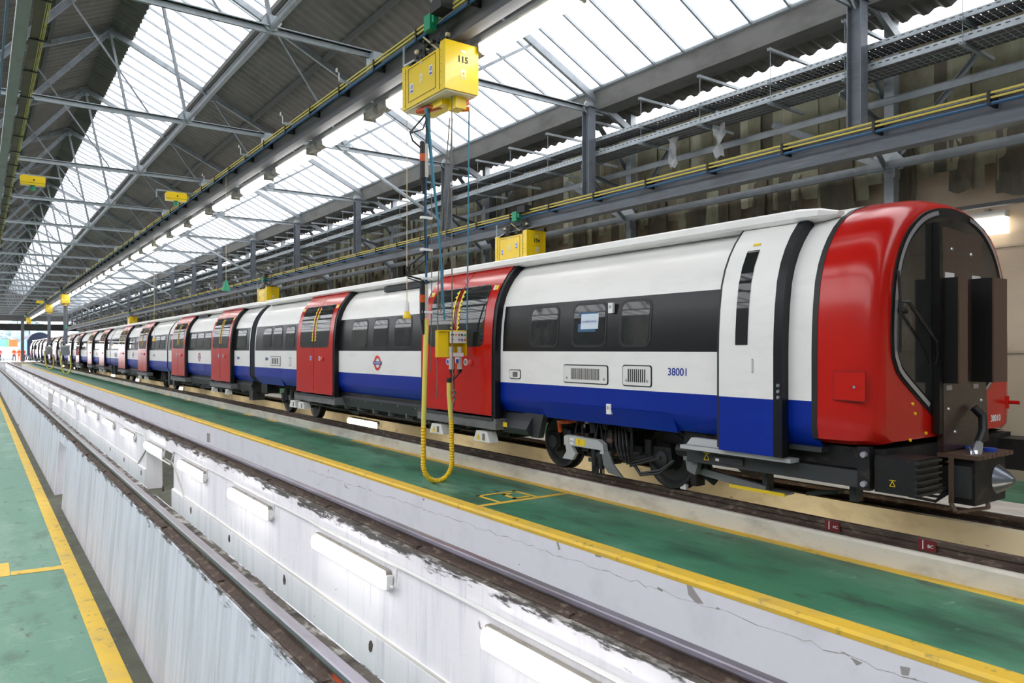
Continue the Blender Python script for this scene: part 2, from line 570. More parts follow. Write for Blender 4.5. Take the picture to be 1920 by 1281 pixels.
# kerbs and pit of the train's track
b = MB()
b.prism([(6.0, -.60), (6.33, -.60), (6.33, -.10), (6.02, -.10), (6.0, -.12)], Y0, 112, 'kerb_concrete')
b.prism([(7.42, -1.4), (7.80, -1.4), (7.80, -.10), (7.42, -.10)], Y0, 112, 'cream_pit')
b.box(6.10, 6.33, Y0, 112, -1.4, -.6, 'cream_pit')
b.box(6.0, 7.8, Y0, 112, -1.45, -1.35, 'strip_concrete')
b.box(7.36, 7.43, Y0, 112, -.46, -.40, 'cream_pit')
b.box(7.40, 7.43, Y0, 112, -.475, -.46, 'kerb_dirt_and_shadow')  # dark strip painted in as the shadow under the pipe
for k in range(30):
    b.box(7.36, 7.43, 3.9 + k * 3.6, 4.0 + k * 3.6, -1.3, -.36, 'cream_pit')
b.box(6.0, 7.8, 111.8, 112.2, -1.4, -.11, 'cream_pit')
b.prism([(7.80, -.60), (9.02, -.60), (9.02, -.14), (7.80, -.10)], Y0, 112, 'kerb_concrete')
struct(b.build('wall_train_pit'))
b = MB()
b.box(9.02, 11.6, Y0, Y1, -.5, -.27, 'green_paint')
b.box(9.02, 9.12, Y0, 112, -.27, -.266, 'yellow_paint')
b.box(-6.5, 11.6, 112.2, Y1, -1.6, -.06, 'kerb_concrete')
struct(b.build('floor_far_walkway'))
# rusty patches where old fixings were cut off the pit wall
for i in range(9):
    yy = 3.7 + i * 2.23
    b = MB()
    pts = []
    for k in range(9):
        a = 2 * PI * k / 9
        rr = .05 * random.uniform(.7, 1.15)
        pts.append((yy + rr * .75 * math.cos(a), -1.06 + rr * math.sin(a) * 1.2))
    b.prism(pts, 2.752, 2.775, 'rail_rust', 'x')
    o = b.build('rusty_wall_plate')
    tag(o, 'small rusty plate on the white pit wall below the dado, %s' % nth(i), 'wall plate', 'rusty plates on the pit wall')

# ---------------------------------------------------------------- rails
def rail(x, y0, y1, label, marks=()):
    t = empty('running_rail', (x, y0, -.11))
    L = y1 - y0
    b = MB()
    b.prism([(-.066, 0), (.066, 0), (.066, .012), (.012, .024), (.010, .07), (-.010, .07), (-.012, .024), (-.066, .012)], 0, L, 'rail_rust')
    b.build('web_and_foot', t)
    b = MB()
    b.prism([(-.030, .068), (.030, .068), (.033, .08), (.033, .103), (.026, .11), (-.026, .11), (-.033, .103), (-.033, .08)], 0, L, 'rail_rust' if marks else 'rail_head')
    b.build('rail_head', t)
    if not marks:
        b = MB()
        for k in range(int(min(L, 54) / 1.9)):
            b.box(-.075, -.03, .3 + k * 1.9, .36 + k * 1.9, -.002, .03, 'rail_rust')
        b.build('rail_clip', t)['kind'] = 'stuff'
    tag(t, label, 'rail', 'running rails')
    return t
rail(1.405, Y0, 112, 'worn steel rail on the left wall of the empty inspection pit')
b = MB()
b.box(1.388, 1.392, 3.22, 3.42, -.10, -.03, 'red_mark')
rr_ = bpy.data.objects['running_rail']
ob = b.build('paint_mark', rr_)
ob.location = (-1.405, -Y0, .11)
ob['label'] = 'orange-red paint mark on the rail web'
rail(2.937, Y0, 112, 'worn steel rail on the right wall of the empty inspection pit')
t = rail(6.125, Y0, 112, 'rusty brown rail under the near wheels of the train', (1,))
for yy, s in ((3.66, 'AC'), (2.86, 'BC')):
    b = MB()
    b.box(-.040, -.034, yy - Y0 - .075, yy - Y0 + .065, .02, .106, 'maroon_mark')
    o = b.build('paint_mark', t)
    text('lettering', s, .036, 'tag_white', (-.042, yy - Y0 - .035, .058), (0, -1, 0), (0, 0, 1), o)
    b = MB()
    b.box(-.042, -.040, yy - Y0 + .02, yy - Y0 + .027, .03, .10, 'tag_white')
    b.build('chalk_line', o)
rail(7.575, Y0, 112, 'rusty rail under the far wheels of the train', (1,))

# ---------------------------------------------------------------- lamps in the pit
def pit_lamp(warm=False):
    t = empty('pit_lamp')
    f = 'lamp_face_warm' if warm else 'lamp_face'
    b = MB()
    b.box(-.045, .0, -.80, .80, -.075, .085, 'lamp_body')
    b.build('housing', t)
    b = MB()
    b.prism([(-.045, -.075), (-.045, .075), (-.085, .06), (-.095, .0), (-.085, -.055)], -.78, .78, f, 'y')
    b.build('diffuser', t)
    b = MB()
    b.box(-.06, -.005, -.845, -.80, -.06, .05, 'white_box')
    b.tube([(-.03, -.84, -.03), (-.03, -.90, -.03), (-.03, -.94, .0), (-.02, -.95, .14)], .011, 'white_box', 8)
    b.build('cable_entry', t)
    return t
pl = pit_lamp()
i = 0
yy = 3.33
first = True
while yy < 110:
    o = pl if first else copy_tree(pl)
    first = False
    o.location = (2.79, yy, -.42)
    tag(o, 'white tube lamp on the wall of the empty pit, %s to the viewer' % nth(i), 'lamp', 'tube lamps on the pit wall')
    i += 1
    yy += 3.08
b = MB()
b.tube([(2.785, Y0, -.27), (2.785, 14.0, -.27), (2.785, 14.3, -.55), (2.785, 16.6, -.55), (2.785, 16.9, -.27), (2.785, 111, -.27)], .016, 'white_box', 8)
tag(b.build('conduit_pipe'), 'white painted conduit running along the pit wall above the lamps', 'conduit')
b = MB()
b.tube([(2.775, Y0, -.945), (2.775, 13.2, -.945), (2.79, 14.15, -.50), (2.79, 16.6, -.50), (2.775, 17.6, -.945), (2.775, 38, -.945)], .013, 'plug_grey', 8)
tag(b.build('dado_pipe'), 'thin grey pipe low on the pit wall that rises over the opening', 'pipe')
pw = pit_lamp(True)
pw.name = 'train_pit_lamp'
i = 0
for yy in (16.3, 36, 47, 56, 68, 80, 92):
    o = pw if i == 0 else copy_tree(pw)
    o.location = (7.41, yy, -.235)
    tag(o, 'glowing tube lamp in the cream pit under the train, %s' % nth(i), 'lamp', 'tube lamps in the pit below the train')
    i += 1

i = 0
for yy in [1.2 + 3.6 * k for k in range(18)]:  # hidden lamps added to brighten the cream wall of the train pit
    o = copy_tree(pw)
    o.location = (6.34, yy, -.52)
    o.rotation_euler = (0, 0, PI)
    tag(o, 'unseen warm tube lamp added under the near kerb to light the train pit, %s' % nth(i), 'lamp', 'added lamps on the near wall of the train pit')
    i += 1

# ================================================================ ROOF
def zr(x):            # underside of the right-hand slope
    return 1.5 + 9.6 - .48 * x
RX = 2.75
RZ = zr(RX)
def zl(x):
    return RZ - .48 * (RX - x)
def corr(b, xa, xb, y0, y1, zf, pitch, amp, mt):
    n = int((y1 - y0) / pitch)
    rows_a, rows_b = [], []
    for k in range(n * 4 + 1):
        y = y0 + k * pitch / 4
        dz = (0, 1, 1, 0)[k % 4] * amp
        rows_a.append((xa, y, zf(xa) + dz))
        rows_b.append((xb, y, zf(xb) + dz))
    b.grid([rows_a, rows_b], mt, False)
b = MB()
corr(b, 5.10, 7.65, Y0, Y1, zr, .30, .05, 'roof_sheet')
corr(b, -.6, 2.76, Y0, Y1, zl, .30, .05, 'roof_sheet')
corr(b, 2.74, 3.27, Y0, Y1, zr, .30, .05, 'roof_sheet')
struct(b.build('ceiling', fix=False))
# skylights
def skylight(name, xa, xb, zr=zr):
    b = MB()
    b.poly([(xa, Y0, zr(xa) + .03), (xb, Y0, zr(xb) + .03), (xb, Y1, zr(xb) + .03), (xa, Y1, zr(xa) + .03)], 'roof_glass')
    o = struct(b.build(name, fix=False))
    b = MB()
    k = 0
    p = BAY / 8
    y = Y0 + .35
    while y < Y1:
        b.bar((xa, y, zr(xa)), (xb, y, zr(xb)), .035, .05, 'galv')
        y += p
    b.build('glazing_bar', o)['kind'] = 'stuff'
    return o
skylight('window_1', 3.25, 5.06)
skylight('window_2', 7.65, 9.70)
skylight('window_added_fill', -6.5, -.6, zl)  # out-of-view glazing, added to let more sky light in from the left
# purlins
b = MB()
for x, s in ((5.02, .09), (6.3, .07), (7.62, .10)):
    b.box(x - s / 2, x + s / 2, Y0, Y1, zr(x) - .13, zr(x) - .02, 'roof_purlin')
for x in (1.4, -.2, -1.9, -3.5, -5.2):
    b.box(x - .04, x + .04, Y0, Y1, zl(x) - .13, zl(x) - .02, 'roof_purlin')
struct(b.build('trim_1'))
b = MB()
b.tube([(5.12, Y0, 1.5 + 7.02), (5.12, Y1, 1.5 + 7.02)], .045, 'galv', 8)
tag(b.build('upper_runner'), 'long galvanised pipe along the skylight edge under the gussets', 'pipe')
b = MB()
b.bar((3.43, Y0, 6.13), (3.43, Y1, 6.13), .06, .06, 'galv')
tag(b.build('lower_runner'), 'long galvanised runner joining the middles of the truss ties', 'beam')
# gutter and outer lean-to roof
b = MB()
b.prism([(9.62, 6.47), (9.75, 6.50), (9.78, 6.22), (10.06, 6.20), (10.12, 6.42), (10.20, 6.42), (10.14, 6.14), (9.71, 6.13)], Y0, Y1, 'gutter_grey')
b.tube([(9.62, Y0, 6.50), (9.62, Y1, 6.50)], .045, 'galv', 8)
struct(b.build('trim_2'))
b = MB()
def zo(x):
    return 6.42 - .17 * (x - 10.2)
corr(b, 10.18, 11.0, Y0, Y1, zo, .30, .05, 'roof_sheet')
struct(b.build('ceiling_lean_to', fix=False))

b = MB()
b.box(-6.7, -6.5, Y0, Y1, -1.6, 5.5, 'wall_dark')  # out-of-view wall, added to shut out sky that reflects in the train
struct(b.build('wall_left_added'))
b = MB()
b.box(-6.7, 11.6, Y0 - .2, Y0, -1.6, 9.9, 'wall_dark')  # unseen wall behind the camera, added to keep sky off the cab front
struct(b.build('wall_back_added'))
# trusses
def make_truss():
    t = empty('roof_truss', (0, 0, 0))
    G = 'galv'
    zt = 6.15
    b = MB()
    b.angle((-4.9, 0, zt), (9.9, 0, zt), .085, 'galv_light')
    b.angle((-4.9, .03, zt), (9.9, .03, zt), .085, 'galv_light')
    b.build('tie_beam', t)
    b = MB()
    b.bar((RX, 0, RZ - .12), (10.55, 0, zr(10.55) - .12), .07, .13, G)
    b.bar((10.2, 0, zr(10.2) - .1), (9.5, 0, 6.15), .05, .07, G)
    b.build('rafter', t)
    b = MB()
    b.bar((RX, 0, RZ - .12), (-4.9, 0, zl(-4.9) - .12), .06, .12, G)
    b.build('rafter', t)
    for p, q, s in (((2.74, 0, RZ - .2), (3.43, 0, zt), .07), ((2.70, 0, RZ - .2), (-.15, 0, zt), .11), ((5.2, 0, zr(5.2) - .15), (6.8, 0, zt + .05), .06),
                    ((6.8, 0, zt + .05), (8.15, 0, zr(8.15) - .15), .055), ((5.2, 0, zr(5.2) - .2), (3.43, 0, zt), .05), ((.9, 0, zl(.9) - .15), (2.72, 0, zt + .02), .035), ((-.15, 0, zt), (-1.6, 0, zl(-1.6) - .1), .06)):
        b = MB()
        b.angle(p, q, s, G, (0, 1, 0))
        b.build('strut', t)
    b = MB()
    for cx, cz, r in ((5.2, zr(5.2) - .13, .20), (3.43, zt + .06, .15), (6.8, zt + .04, .17), (2.72, RZ - .16, .2), (9.5, zt, .15)):
        b.prism([(cx - r, cz - r * .2), (cx - r * .3, cz - r * .8), (cx + r * .5, cz - r * .7), (cx + r, cz + r * .1), (cx + r * .4, cz + r * .7), (cx - r * .5, cz + r * .7)], -.012, .012, 'galv_light')
    b.build('gusset_plate', t)['kind'] = 'stuff'
    return t
tr = make_truss()
NB = 22
for k in range(NB):
    o = tr if k == 0 else copy_tree(tr)
    o.location = (0, BAY * (k + 1), 0)
    tag(o, 'galvanised steel roof truss across the shed, %s to the viewer' % nth(k), 'roof truss', 'roof trusses')

# knee braces towards the right-hand runway
for i, k in enumerate((3, 6, 9, 12, 15)):
    b = MB()
    b.angle((6.9, 0, 6.1), (9.9, 0, 4.55), .09, 'galv_light', (0, 1, 0))
    o = b.build('knee_brace')
    o.location = (0, BAY * k + .24, 0)
    tag(o, 'long diagonal steel brace running down to the right-hand runway, %s' % nth(i), 'brace', 'long diagonal braces')

# hanger columns
def make_hanger(x, z0, z1, wd, dp):
    b = MB()
    b.box(x - wd / 2, x + wd / 2, -dp / 2, -dp / 2 + .015, z0, z1, 'beam_blue')
    b.box(x - wd / 2, x + wd / 2, dp / 2 - .015, dp / 2, z0, z1, 'beam_blue')
    b.box(x - .008, x + .008, -dp / 2 + .015, dp / 2 - .015, z0, z1, 'beam_blue')
    b.box(x - wd / 2 - .02, x + wd / 2 + .02, -dp / 2 - .03, dp / 2 + .03, z0 - .02, z0, 'beam_blue')
    b.box(x - wd / 2 - .02, x + wd / 2 + .02, -dp / 2 - .03, dp / 2 + .03, z1, z1 + .02, 'beam_blue')
    return b
hc = make_hanger(9.5, 4.43, 6.12, .17, .2).build('hanger_column')
for k in range(NB):
    o = hc if k == 0 else copy_tree(hc)
    o.location = (0, BAY * (k + 1), 0)
    tag(o, 'blue-grey steel hanger column above the right-hand runway, %s' % nth(k), 'column', 'hanger columns')
hb = MB()
hb.box(4.96, 5.14, -.13, .13, 5.86, 6.12, 'galv_light')
for sx in (-.06, .06):
    for sy in (-.09, .09):
        hb.tube([(5.05 + sx, sy, 5.84), (5.05 + sx, sy, 5.90)], .012, 'galv', 6)
hb = hb.build('hanger_bracket')
for k in range(NB):
    o = hb if k == 0 else copy_tree(hb)
    o.location = (0, BAY * (k + 1), 0)
    tag(o, 'galvanised box bracket joining truss tie to the middle runway, %s' % nth(k), 'bracket', 'runway hanger brackets')

# ---------------------------------------------------------------- runway beams (for the overhead trolleys)
def ibeam(b, x, z0, z1, wd, mt, y0=Y0, y1=Y1 - 2):
    b.box(x - wd / 2, x + wd / 2, y0, y1, z0, z0 + .022, mt)
    b.box(x - wd / 2, x + wd / 2, y0, y1, z1 - .022, z1, mt)
    b.box(x - .012, x + .012, y0, y1, z0 + .022, z1 - .022, mt)

def runway(x, z0, z1, wd, label, mt, rx):
    t = empty('runway_beam', (x, 0, z0))
    b = MB()
    ibeam(b, 0, 0, z1 - z0, wd, mt)
    b.build('steel_beam', t)
    for k, dz in enumerate((.30, .355)):
        b = MB()
        b.box(rx, rx + .022, Y0, Y1 - 2, dz - .012, dz + .012, 'cable_yellow')
        b.build('conductor_bar', t)
    b = MB()
    b.tube([(rx + .02, Y0, .235), (rx + .02, Y1 - 2, .235)], .02, 'cable_blue', 6)
    b.build('cable', t)
    b = MB()
    y = 1.0
    while y < 60:
        b.box(rx - .012, -.01, y, y + .035, .22, .38, 'rubber')
        y += 1.33
    b.build('insulator', t)['kind'] = 'stuff'
    tag(t, label, 'beam', 'overhead runway beams')
    return t
runway(5.05, 5.50, 5.86, .18, 'dark runway beam overhead carrying the large yellow trolley box', 'beam_dark', -.20)
runway(9.50, 4.05, 4.43, .20, 'blue-grey runway beam over the far side of the train', 'beam_blue', -.22)
t = empty('runway_girder', (0, 0, 0))
b = MB()
b.box(.36, .50, Y0, Y1 - 2, 5.46, 5.56, 'girder_grey')
b.box(.42, .44, Y0, Y1 - 2, 5.56, 5.86, 'girder_grey')
b.build('steel_beam', t)
b = MB()
b.box(.54, .66, Y0, Y1 - 2, 5.50, 5.54, 'girder_brown')
b.build('conductor_tray', t)
for xx in (.64, .66, .68):
    b = MB()
    b.box(xx, xx + .008, Y0, Y1 - 2, 5.49, 5.52, 'cable_yellow')
    b.build('conductor_bar', t)
b = MB()
y = 2.
while y < 60:
    b.box(.52, .72, y, y + .03, 5.475, 5.49, 'rubber')
    y += 1.33
b.build('insulator', t)['kind'] = 'stuff'
b = MB()
b.tube([(.27, Y0, 5.5), (.27, Y1 - 2, 5.5)], .016, 'cable_blue', 6)
b.build('cable', t)
b = MB()
b.box(.19, .20, Y0, Y1 - 2, 5.5, 5.53, 'cable_yellow')
b.build('conductor_bar', t)
tag(t, 'grey and brown runway girder at the left edge of the view', 'beam', 'overhead runway beams')
b = MB()
b.box(5.27, 5.42, Y0, Y1 - 4, 5.50, 5.56, 'girder_grey')
tag(b.build('lighting_trunking'), 'grey trunking above the row of overhead tube lamps', 'trunking')

# overhead tube lamps
def strip_lamp():
    t = empty('strip_lamp')
    b = MB()
    b.prism([(-.07, -.07), (.07, -.07), (.10, -.02), (.08, .06), (-.08, .06), (-.10, -.02)], -1.26, -.90, 'lamp_body')
    b.prism([(-.07, -.07), (.07, -.07), (.10, -.02), (.08, .06), (-.08, .06), (-.10, -.02)], .90, 1.26, 'lamp_body')
    b.box(-.08, .08, -.9, .9, .005, .06, 'lamp_body')
    b.box(-.11, .11, -.93, -.90, -.10, .03, 'lamp_body')
    b.box(-.11, .11, .90, .93, -.10, .03, 'lamp_body')
    b.build('housing', t)
    b = MB()
    b.prism([(-.12, .0), (-.11, -.08), (-.06, -.12), (.06, -.12), (.11, -.08), (.12, .0)], -.90, .90, 'lamp_face')
    b.build('diffuser', t)
    return t
sl = strip_lamp()
for k in range(41):
    o = sl if k == 0 else copy_tree(sl)
    o.location = (5.35, 7.12 + k * BAY / 2, 5.44)
    tag(o, 'bright tube lamp under the middle runway, %s to the viewer' % nth(k), 'lamp', 'overhead tube lamps')

# ---------------------------------------------------------------- cable trays on the right
def cable_tray(x0, x1, z, h, label):
    b = MB()
    mt = 'galv_light'
    n = 4
    b.box(x0, x0 + .006, Y0, Y1 - 3, z, z + h, mt)
    b.box(x1 - .006, x1, Y0, Y1 - 3, z, z + h, mt)
    b.box(x0, x0 + .03, Y0, Y1 - 3, z, z + .006, mt)
    # perforated bottom: slotted cross strips
    y = Y0
    while y < 45:
        b.box(x0, x1, y, y + .074, z - .004, z, 'beam_dark')
        y += .085
    b.box(x0, x1, 45, Y1 - 3, z - .004, z, 'galv')
    for f in (.25, .5, .75):
        xx = x0 + (x1 - x0) * f
        b.box(xx - .012, xx + .012, Y0, 45, z - .006, z - .003, 'galv')
    # slots seen as dark dashes on the near edge
    y = 1.5
    while y < 40:
        b.box(x0 - .002, x0, y, y + .05, z + h * .62, z + h * .74, 'ink_black')
        y += .10
    tag(b.build('cable_tray'), label, 'cable tray', 'cable trays')
cable_tray(9.66, 10.02, 5.50, .08, 'upper perforated steel cable tray along the right wall')
cable_tray(9.66, 10.10, 5.22, .10, 'lower perforated steel cable tray below the other one')
ca = MB()
for z in (5.97, 5.46, 5.17):
    wd = {5.97: 1.1, 5.46: .55, 5.17: .9}[z]
    ca.box(9.58, 9.58 + wd, -.02, .02, z, z + .006, 'galv_light')
    ca.box(9.58, 9.58 + wd, -.02, -.016, z, z + .045, 'galv_light')
    ca.box(9.58, 9.58 + wd, .016, .02, z, z + .045, 'galv_light')
ca.tube([(9.63, 0, 5.17), (9.63, 0, 5.98)], .006, 'galv', 5)
ca = ca.build('tray_support')
kk = 0
for k in range(60):
    yy = 4.1 + k * BAY / 4
    if abs((yy / BAY) - round(yy / BAY)) < .04:
        yy += .16
    o = ca if kk == 0 else copy_tree(ca)
    o.location = (0, yy, 0)
    tag(o, 'galvanised channel arm with a thin rod holding the cable trays, %s' % nth(kk), 'tray support', 'cable tray supports')
    kk += 1
b = MB()
b.angle((10.25, Y0, 4.98), (10.25, Y1 - 3, 4.98), .10, 'galv')
tag(b.build('wall_runner'), 'dusty steel angle running behind the cable trays', 'beam')
b = MB()
b.bar((10.75, Y0, 4.18), (10.75, Y1 - 3, 4.18), .06, .12, 'galv')
tag(b.build('wall_runner'), 'dusty steel channel low on the sheeted upper wall', 'beam')
b = MB()
b.bar((10.95, Y0, 3.43), (10.95, Y1, 3.43), .10, .05, 'under_grey')
b.build('wall_conduit')
tag(bpy.data.objects['wall_conduit'], 'dark conduit along the cream wall above the wall lamp', 'conduit')

# wall bracing frames
def wall_frame():
    t = empty('wall_frame')
    b = MB()
    b.box(10.80, 10.95, -.07, .07, 3.0, 6.3, 'galv')
    b.build('post', t)
    for p, q, s in (((9.55, 0, 5.02), (10.85, 0, 4.75), .06), ((10.8, 0, 4.2), (10.8, 1.9, 5.3), .10), ((10.8, 0, 4.2), (10.8, -1.2, 5.5), .06), ((9.6, 0, 5.05), (10.75, 0, 4.15), .05), ((10.1, .1, 6.0), (10.9, .1, 5.2), .07)):
        b = MB()
        b.angle(p, q, s, 'galv')
        b.build('brace', t)
    b = MB()
    b.prism([(-.22, 4.10), (.30, 4.10), (.34, 4.22), (.12, 4.42), (-.12, 4.38), (-.26, 4.22)], 10.76, 10.775, 'galv_light', 'x')
    b.box(10.70, 10.85, -.14, -.1, 3.98, 4.12, 'galv')
    b.build('gusset_plate', t)
    return t
wf = wall_frame()
for k in range(NB - 1):
    o = wf if k == 0 else copy_tree(wf)
    o.location = (0, BAY * (k + 1) + .25, 0)
    tag(o, 'steel post with diagonal braces against the right wall, %s to the viewer' % nth(k), 'wall frame', 'braced wall posts')
for yy, s in ((7.9, 0), (11.2, 1), (8.9, 2)):
    b = MB()
    rows = []
    for i in range(7):
        z = 5.2 - i * .09
        rows.append([(9.85 + .05 * math.sin(i * 1.3 + j + s), yy + (j - 2) * .06 * (1 - i * .09) + .03 * math.sin(i * 2 + j), z + .03 * math.sin(j * 2.1)) for j in range(5)])
    b.grid(rows, 'torn_sheet')
    o = b.build('torn_plastic_rag', fix=False)
    tag(o, ['torn pale plastic hanging below the trays left of the right column', 'pale rag caught on the column over the middle of the train', 'torn pale plastic hanging between the two nearest columns'][s], 'rag', 'torn plastic caught in the steel')

# ---------------------------------------------------------------- right wall
b = MB()
b.box(11.4, 11.6, Y0, Y1, -.27, 4.15, 'wall_cream')
for k in range(50):
    yy = .9 + k * 2.4
    b.box(11.37, 11.4, yy, yy + .09, 1.2, 4.15, 'wall_batten')
for z in (1.45, 2.9):
    b.box(11.375, 11.4, Y0, Y1, z, z + .03, 'wall_batten')
b.box(11.25, 11.6, Y0, Y1, 4.15, 6.08, 'wall_sheet_back')
struct(b.build('wall_right'))
random.seed(3)
b = MB()
y = Y0
tones = ['wall_sheet', 'wall_sheet', 'wall_sheet_dark', 'wall_sheet', 'wall_sheet_pale']
sheet_mat('wall_sheet_dark', (.12, .10, .065), .0, [((.07, .06, .04), (1, 3, .6), .4, .6, .9)], .0)
sheet_mat('wall_sheet_pale', (.46, .46, .34), .0, [((.36, .33, .22), (1, 3, .5), .45, .65, .9)], .0)
for nm in ('wall_sheet', 'wall_sheet_dark', 'wall_sheet_pale'):
    pass
while y < Y1:
    wd = random.uniform(.14, .30)
    zb = 4.02 - random.choice((0, 0, .1, .2, .35)) + random.uniform(-.05, .05)
    xo = random.uniform(0, .05)
    mt = random.choice(tones)
    if int(y / BAY * 2) % 5 == 0:
        mt = 'wall_sheet_dark' if random.random() < .7 else mt
    b.poly([(11.1 + xo, y, zb), (11.1 + xo + random.uniform(-.02, .02), y + wd + .02, zb), (11.1 + xo, y + wd + .02, 6.08), (11.1 + xo, y, 6.08)], mt)
    y += wd + (random.choice((0, 0, 0, 0, 0, 0, 0, 0, 0, 0, .015)))
struct(b.build('wall_right_upper', fix=False))
# loose hanging strips of sheet
k = 0
random.seed(9)
for yy in [3.9, 4.6, 5.35, 6.3, 7.2, 7.9, 9.2, 10.2, 11.0, 12.6, 14.1, 15.6, 17.3, 19.0, 21.4, 23.7, 26, 29, 33, 37]:
    wd = random.uniform(.25, .6)
    z0 = random.uniform(3.45, 3.75)
    b = MB()
    rows = []
    for i in range(5):
        z = z0 + (4.75 - z0) * i / 4
        rows.append([(11.09 + .02 * math.sin(j * 1.7 + i + k), yy + wd * j / 4 + .02 * math.sin(i * 1.9 + k), z + (.04 * math.sin(j * 5 + k) if i == 0 else 0)) for j in range(5)])
    b.grid(rows, 'wall_sheet_dark', False)
    o = b.build('hanging_sheet_strip', fix=False)
    tag(o, 'dirty brown plastic strip hanging over the top of the cream wall, %s' % nth(k), 'plastic strip', 'hanging dirty strips')
    k += 1
# wall lamp beside the cab
t = empty('wall_lamp', (11.3, 4.5, 3.2))
b = MB()
b.box(-.10, .05, -.26, .26, .10, .19, 'white_box')
b.build('housing', t)
b = MB()
b.box(-.12, .04, -.26, .26, -.12, .10, 'wall_lamp_face')
b.build('diffuser', t)
b = MB()
b.box(-.02, .10, -.03, .03, .19, .24, 'lamp_body')
b.build('bracket', t)
tag(t, 'bright box lamp on the cream wall beside the cab', 'lamp')
t2 = empty('ball_lamp', (11.28, 10.9, 3.1))

# pipe and switch on the wall by the box 154
b = MB()
b.tube([(10.6, 15.6, 5.9), (10.6, 15.6, 4.3), (10.6, 15.5, 4.1), (10.62, 14.6, 3.75), (10.62, 14.5, 3.5), (10.62, 14.5, 1.5)], .09, 'rubber', 10)
tag(b.build('drain_pipe'), 'black rainwater pipe that bends outward behind the second yellow box', 'pipe')
b = MB()
b.box(11.2, 11.399, 13.0, 13.25, 3.3, 3.5, 'plug_grey')
b.tube([(11.3, 13.1, 3.5), (11.28, 13.12, 3.9), (11.3, 13.2, 4.2)], .02, 'rubber', 6)
b.tube([(11.3, 13.2, 3.5), (11.28, 13.2, 3.9), (11.3, 13.3, 4.2)], .02, 'rubber', 6)
bpy.data.objects.remove(t2)
tag(b.build('junction_box'), 'small grey junction box with two black cables on the cream wall', 'junction box')

# ---------------------------------------------------------------- end wall and the yard outside
b = MB()
b.box(-6.5, 11.6, Y1, Y1 + .3, 4.05, 4.95, 'black_board')
b.box(-6.5, 11.6, Y1, Y1 + .2, 5.3, 6.3, 'roof_purlin')
b.box(-6.5, 11.6, Y1, Y1 + .15, 6.3, 9.8, 'roof_sheet')
for x in (-2, 1, 4.2, 7, 9.4):
    b.box(x, x + .06, Y1, Y1 + .1, 4.9, 5.35, 'roof_purlin')
struct(b.build('wall_end'))
b = MB()
b.box(4.58, 4.95, Y1 - .6, Y1 - .25, -.06, 5.6, 'beam_dark')
tag(b.build('door_post'), 'dark steel post in the open end of the shed behind the workers', 'post')
b = MB()
b.box(-60, 90, Y1, 460, -.4, -.08, 'ground_out')
struct(b.build('floor_yard'))
# blue vehicle beyond
t = empty('blue_coach', (7.2, 126, 0))
b = MB()
arc = [(1.5 * math.cos(a), 2.5 + 1.5 * math.sin(a)) for a in [PI * k / 14 for k in range(15)]]
b.prism([(-1.5, .7)] + [(1.5, .7)] + arc, 0, 22, 'out_navy')
b.build('body_shell', t)
b = MB()
b.box(-1.56, -1.5, .4, 22, .9, 3.0, 'out_blue')
b.build('side_panel', t)
b = MB()
for yy in (1, 5, 12, 20):
    b.lathe([(-1.2, .05), (-1.2, .4), (-1.05, .4), (-1.05, .05)], 'rubber', 'x', (0, yy, .35), 14)
b.build('wheel', t)
b = MB()
b.box(-1.2, 1.2, .2, 21.8, .35, .7, 'under_black')
b.build('underframe', t)
tag(t, 'dark blue round-topped coach standing outside the far end of the shed', 'coach')
for nm, mt, x, y, wd, hh, lab, z0 in (('cargo_container', 'out_orange', 9.15, 285, 2.4, 2.35, 'bright orange container stacked in the yard beyond the far door', 2.45),
                                  ('cargo_container', 'out_green', 6.7, 286, 2.5, 2.3, 'pale green container left of the orange one in the yard', 2.45),
                                  ('yard_cabin', 'out_cream', 8.0, 284, 6.0, 2.5, 'low cream cabin under the containers in the yard', -.08)):
    t = empty(nm, (x, y, z0))
    b = MB()
    pts = []
    n = 24
    b.box(-wd / 2, wd / 2, 0, 3, 0, hh, mt)
    for k in range(n):
        xx = -wd / 2 + wd * (k + .5) / n
        b.box(xx - wd / n / 4, xx + wd / n / 4, -.06, 0, .1, hh - .1, mt)
    b.build('body', t)
    b = MB()
    for xx in (-wd / 2, wd / 2 - .12):
        b.box(xx, xx + .12, -.08, 0, 0, hh, mt)
    b.box(-wd / 2, wd / 2, -.08, 0, hh - .12, hh, mt)
    b.build('frame', t)
    tag(t, lab, 'cabin' if nm == 'yard_cabin' else 'container')
for x, y, r, lab in ((14.5, 330, 9.0, 'hazy grey-green tree beyond the containers'), (3.5, 340, 6.0, 'hazy tree at the far left behind the green container'), (30, 330, 7, 'hazy low tree behind the blue coach')):
    t = empty('distant_tree', (x, y, -.1))
    b = MB()
    for k in range(26):
        a, rr, hh = random.uniform(0, 2 * PI), random.uniform(0, r * .75), random.uniform(.35, 1.05)
        c = Vector((math.cos(a) * rr, math.sin(a) * rr, 2.5 + r * hh * (1 - .5 * rr / r)))
        s = r * random.uniform(.2, .38)
        rows = []
        for i in range(7):
            th = PI * i / 6
            rows.append([c + Vector((math.sin(th) * math.cos(2 * PI * j / 8), math.sin(th) * math.sin(2 * PI * j / 8), math.cos(th))) * s * random.uniform(.8, 1.15) for j in range(8)])
        b.grid(rows, 'foliage_far', False, True)
    b.build('crown', t, fix=False)
    b = MB()
    b.tube([(0, 0, 0), (.1, 0, 2), (0, .1, 5)], [.4, .3, .2], 'bark', 8)
    b.build('trunk', t)
    tag(t, lab, 'tree')
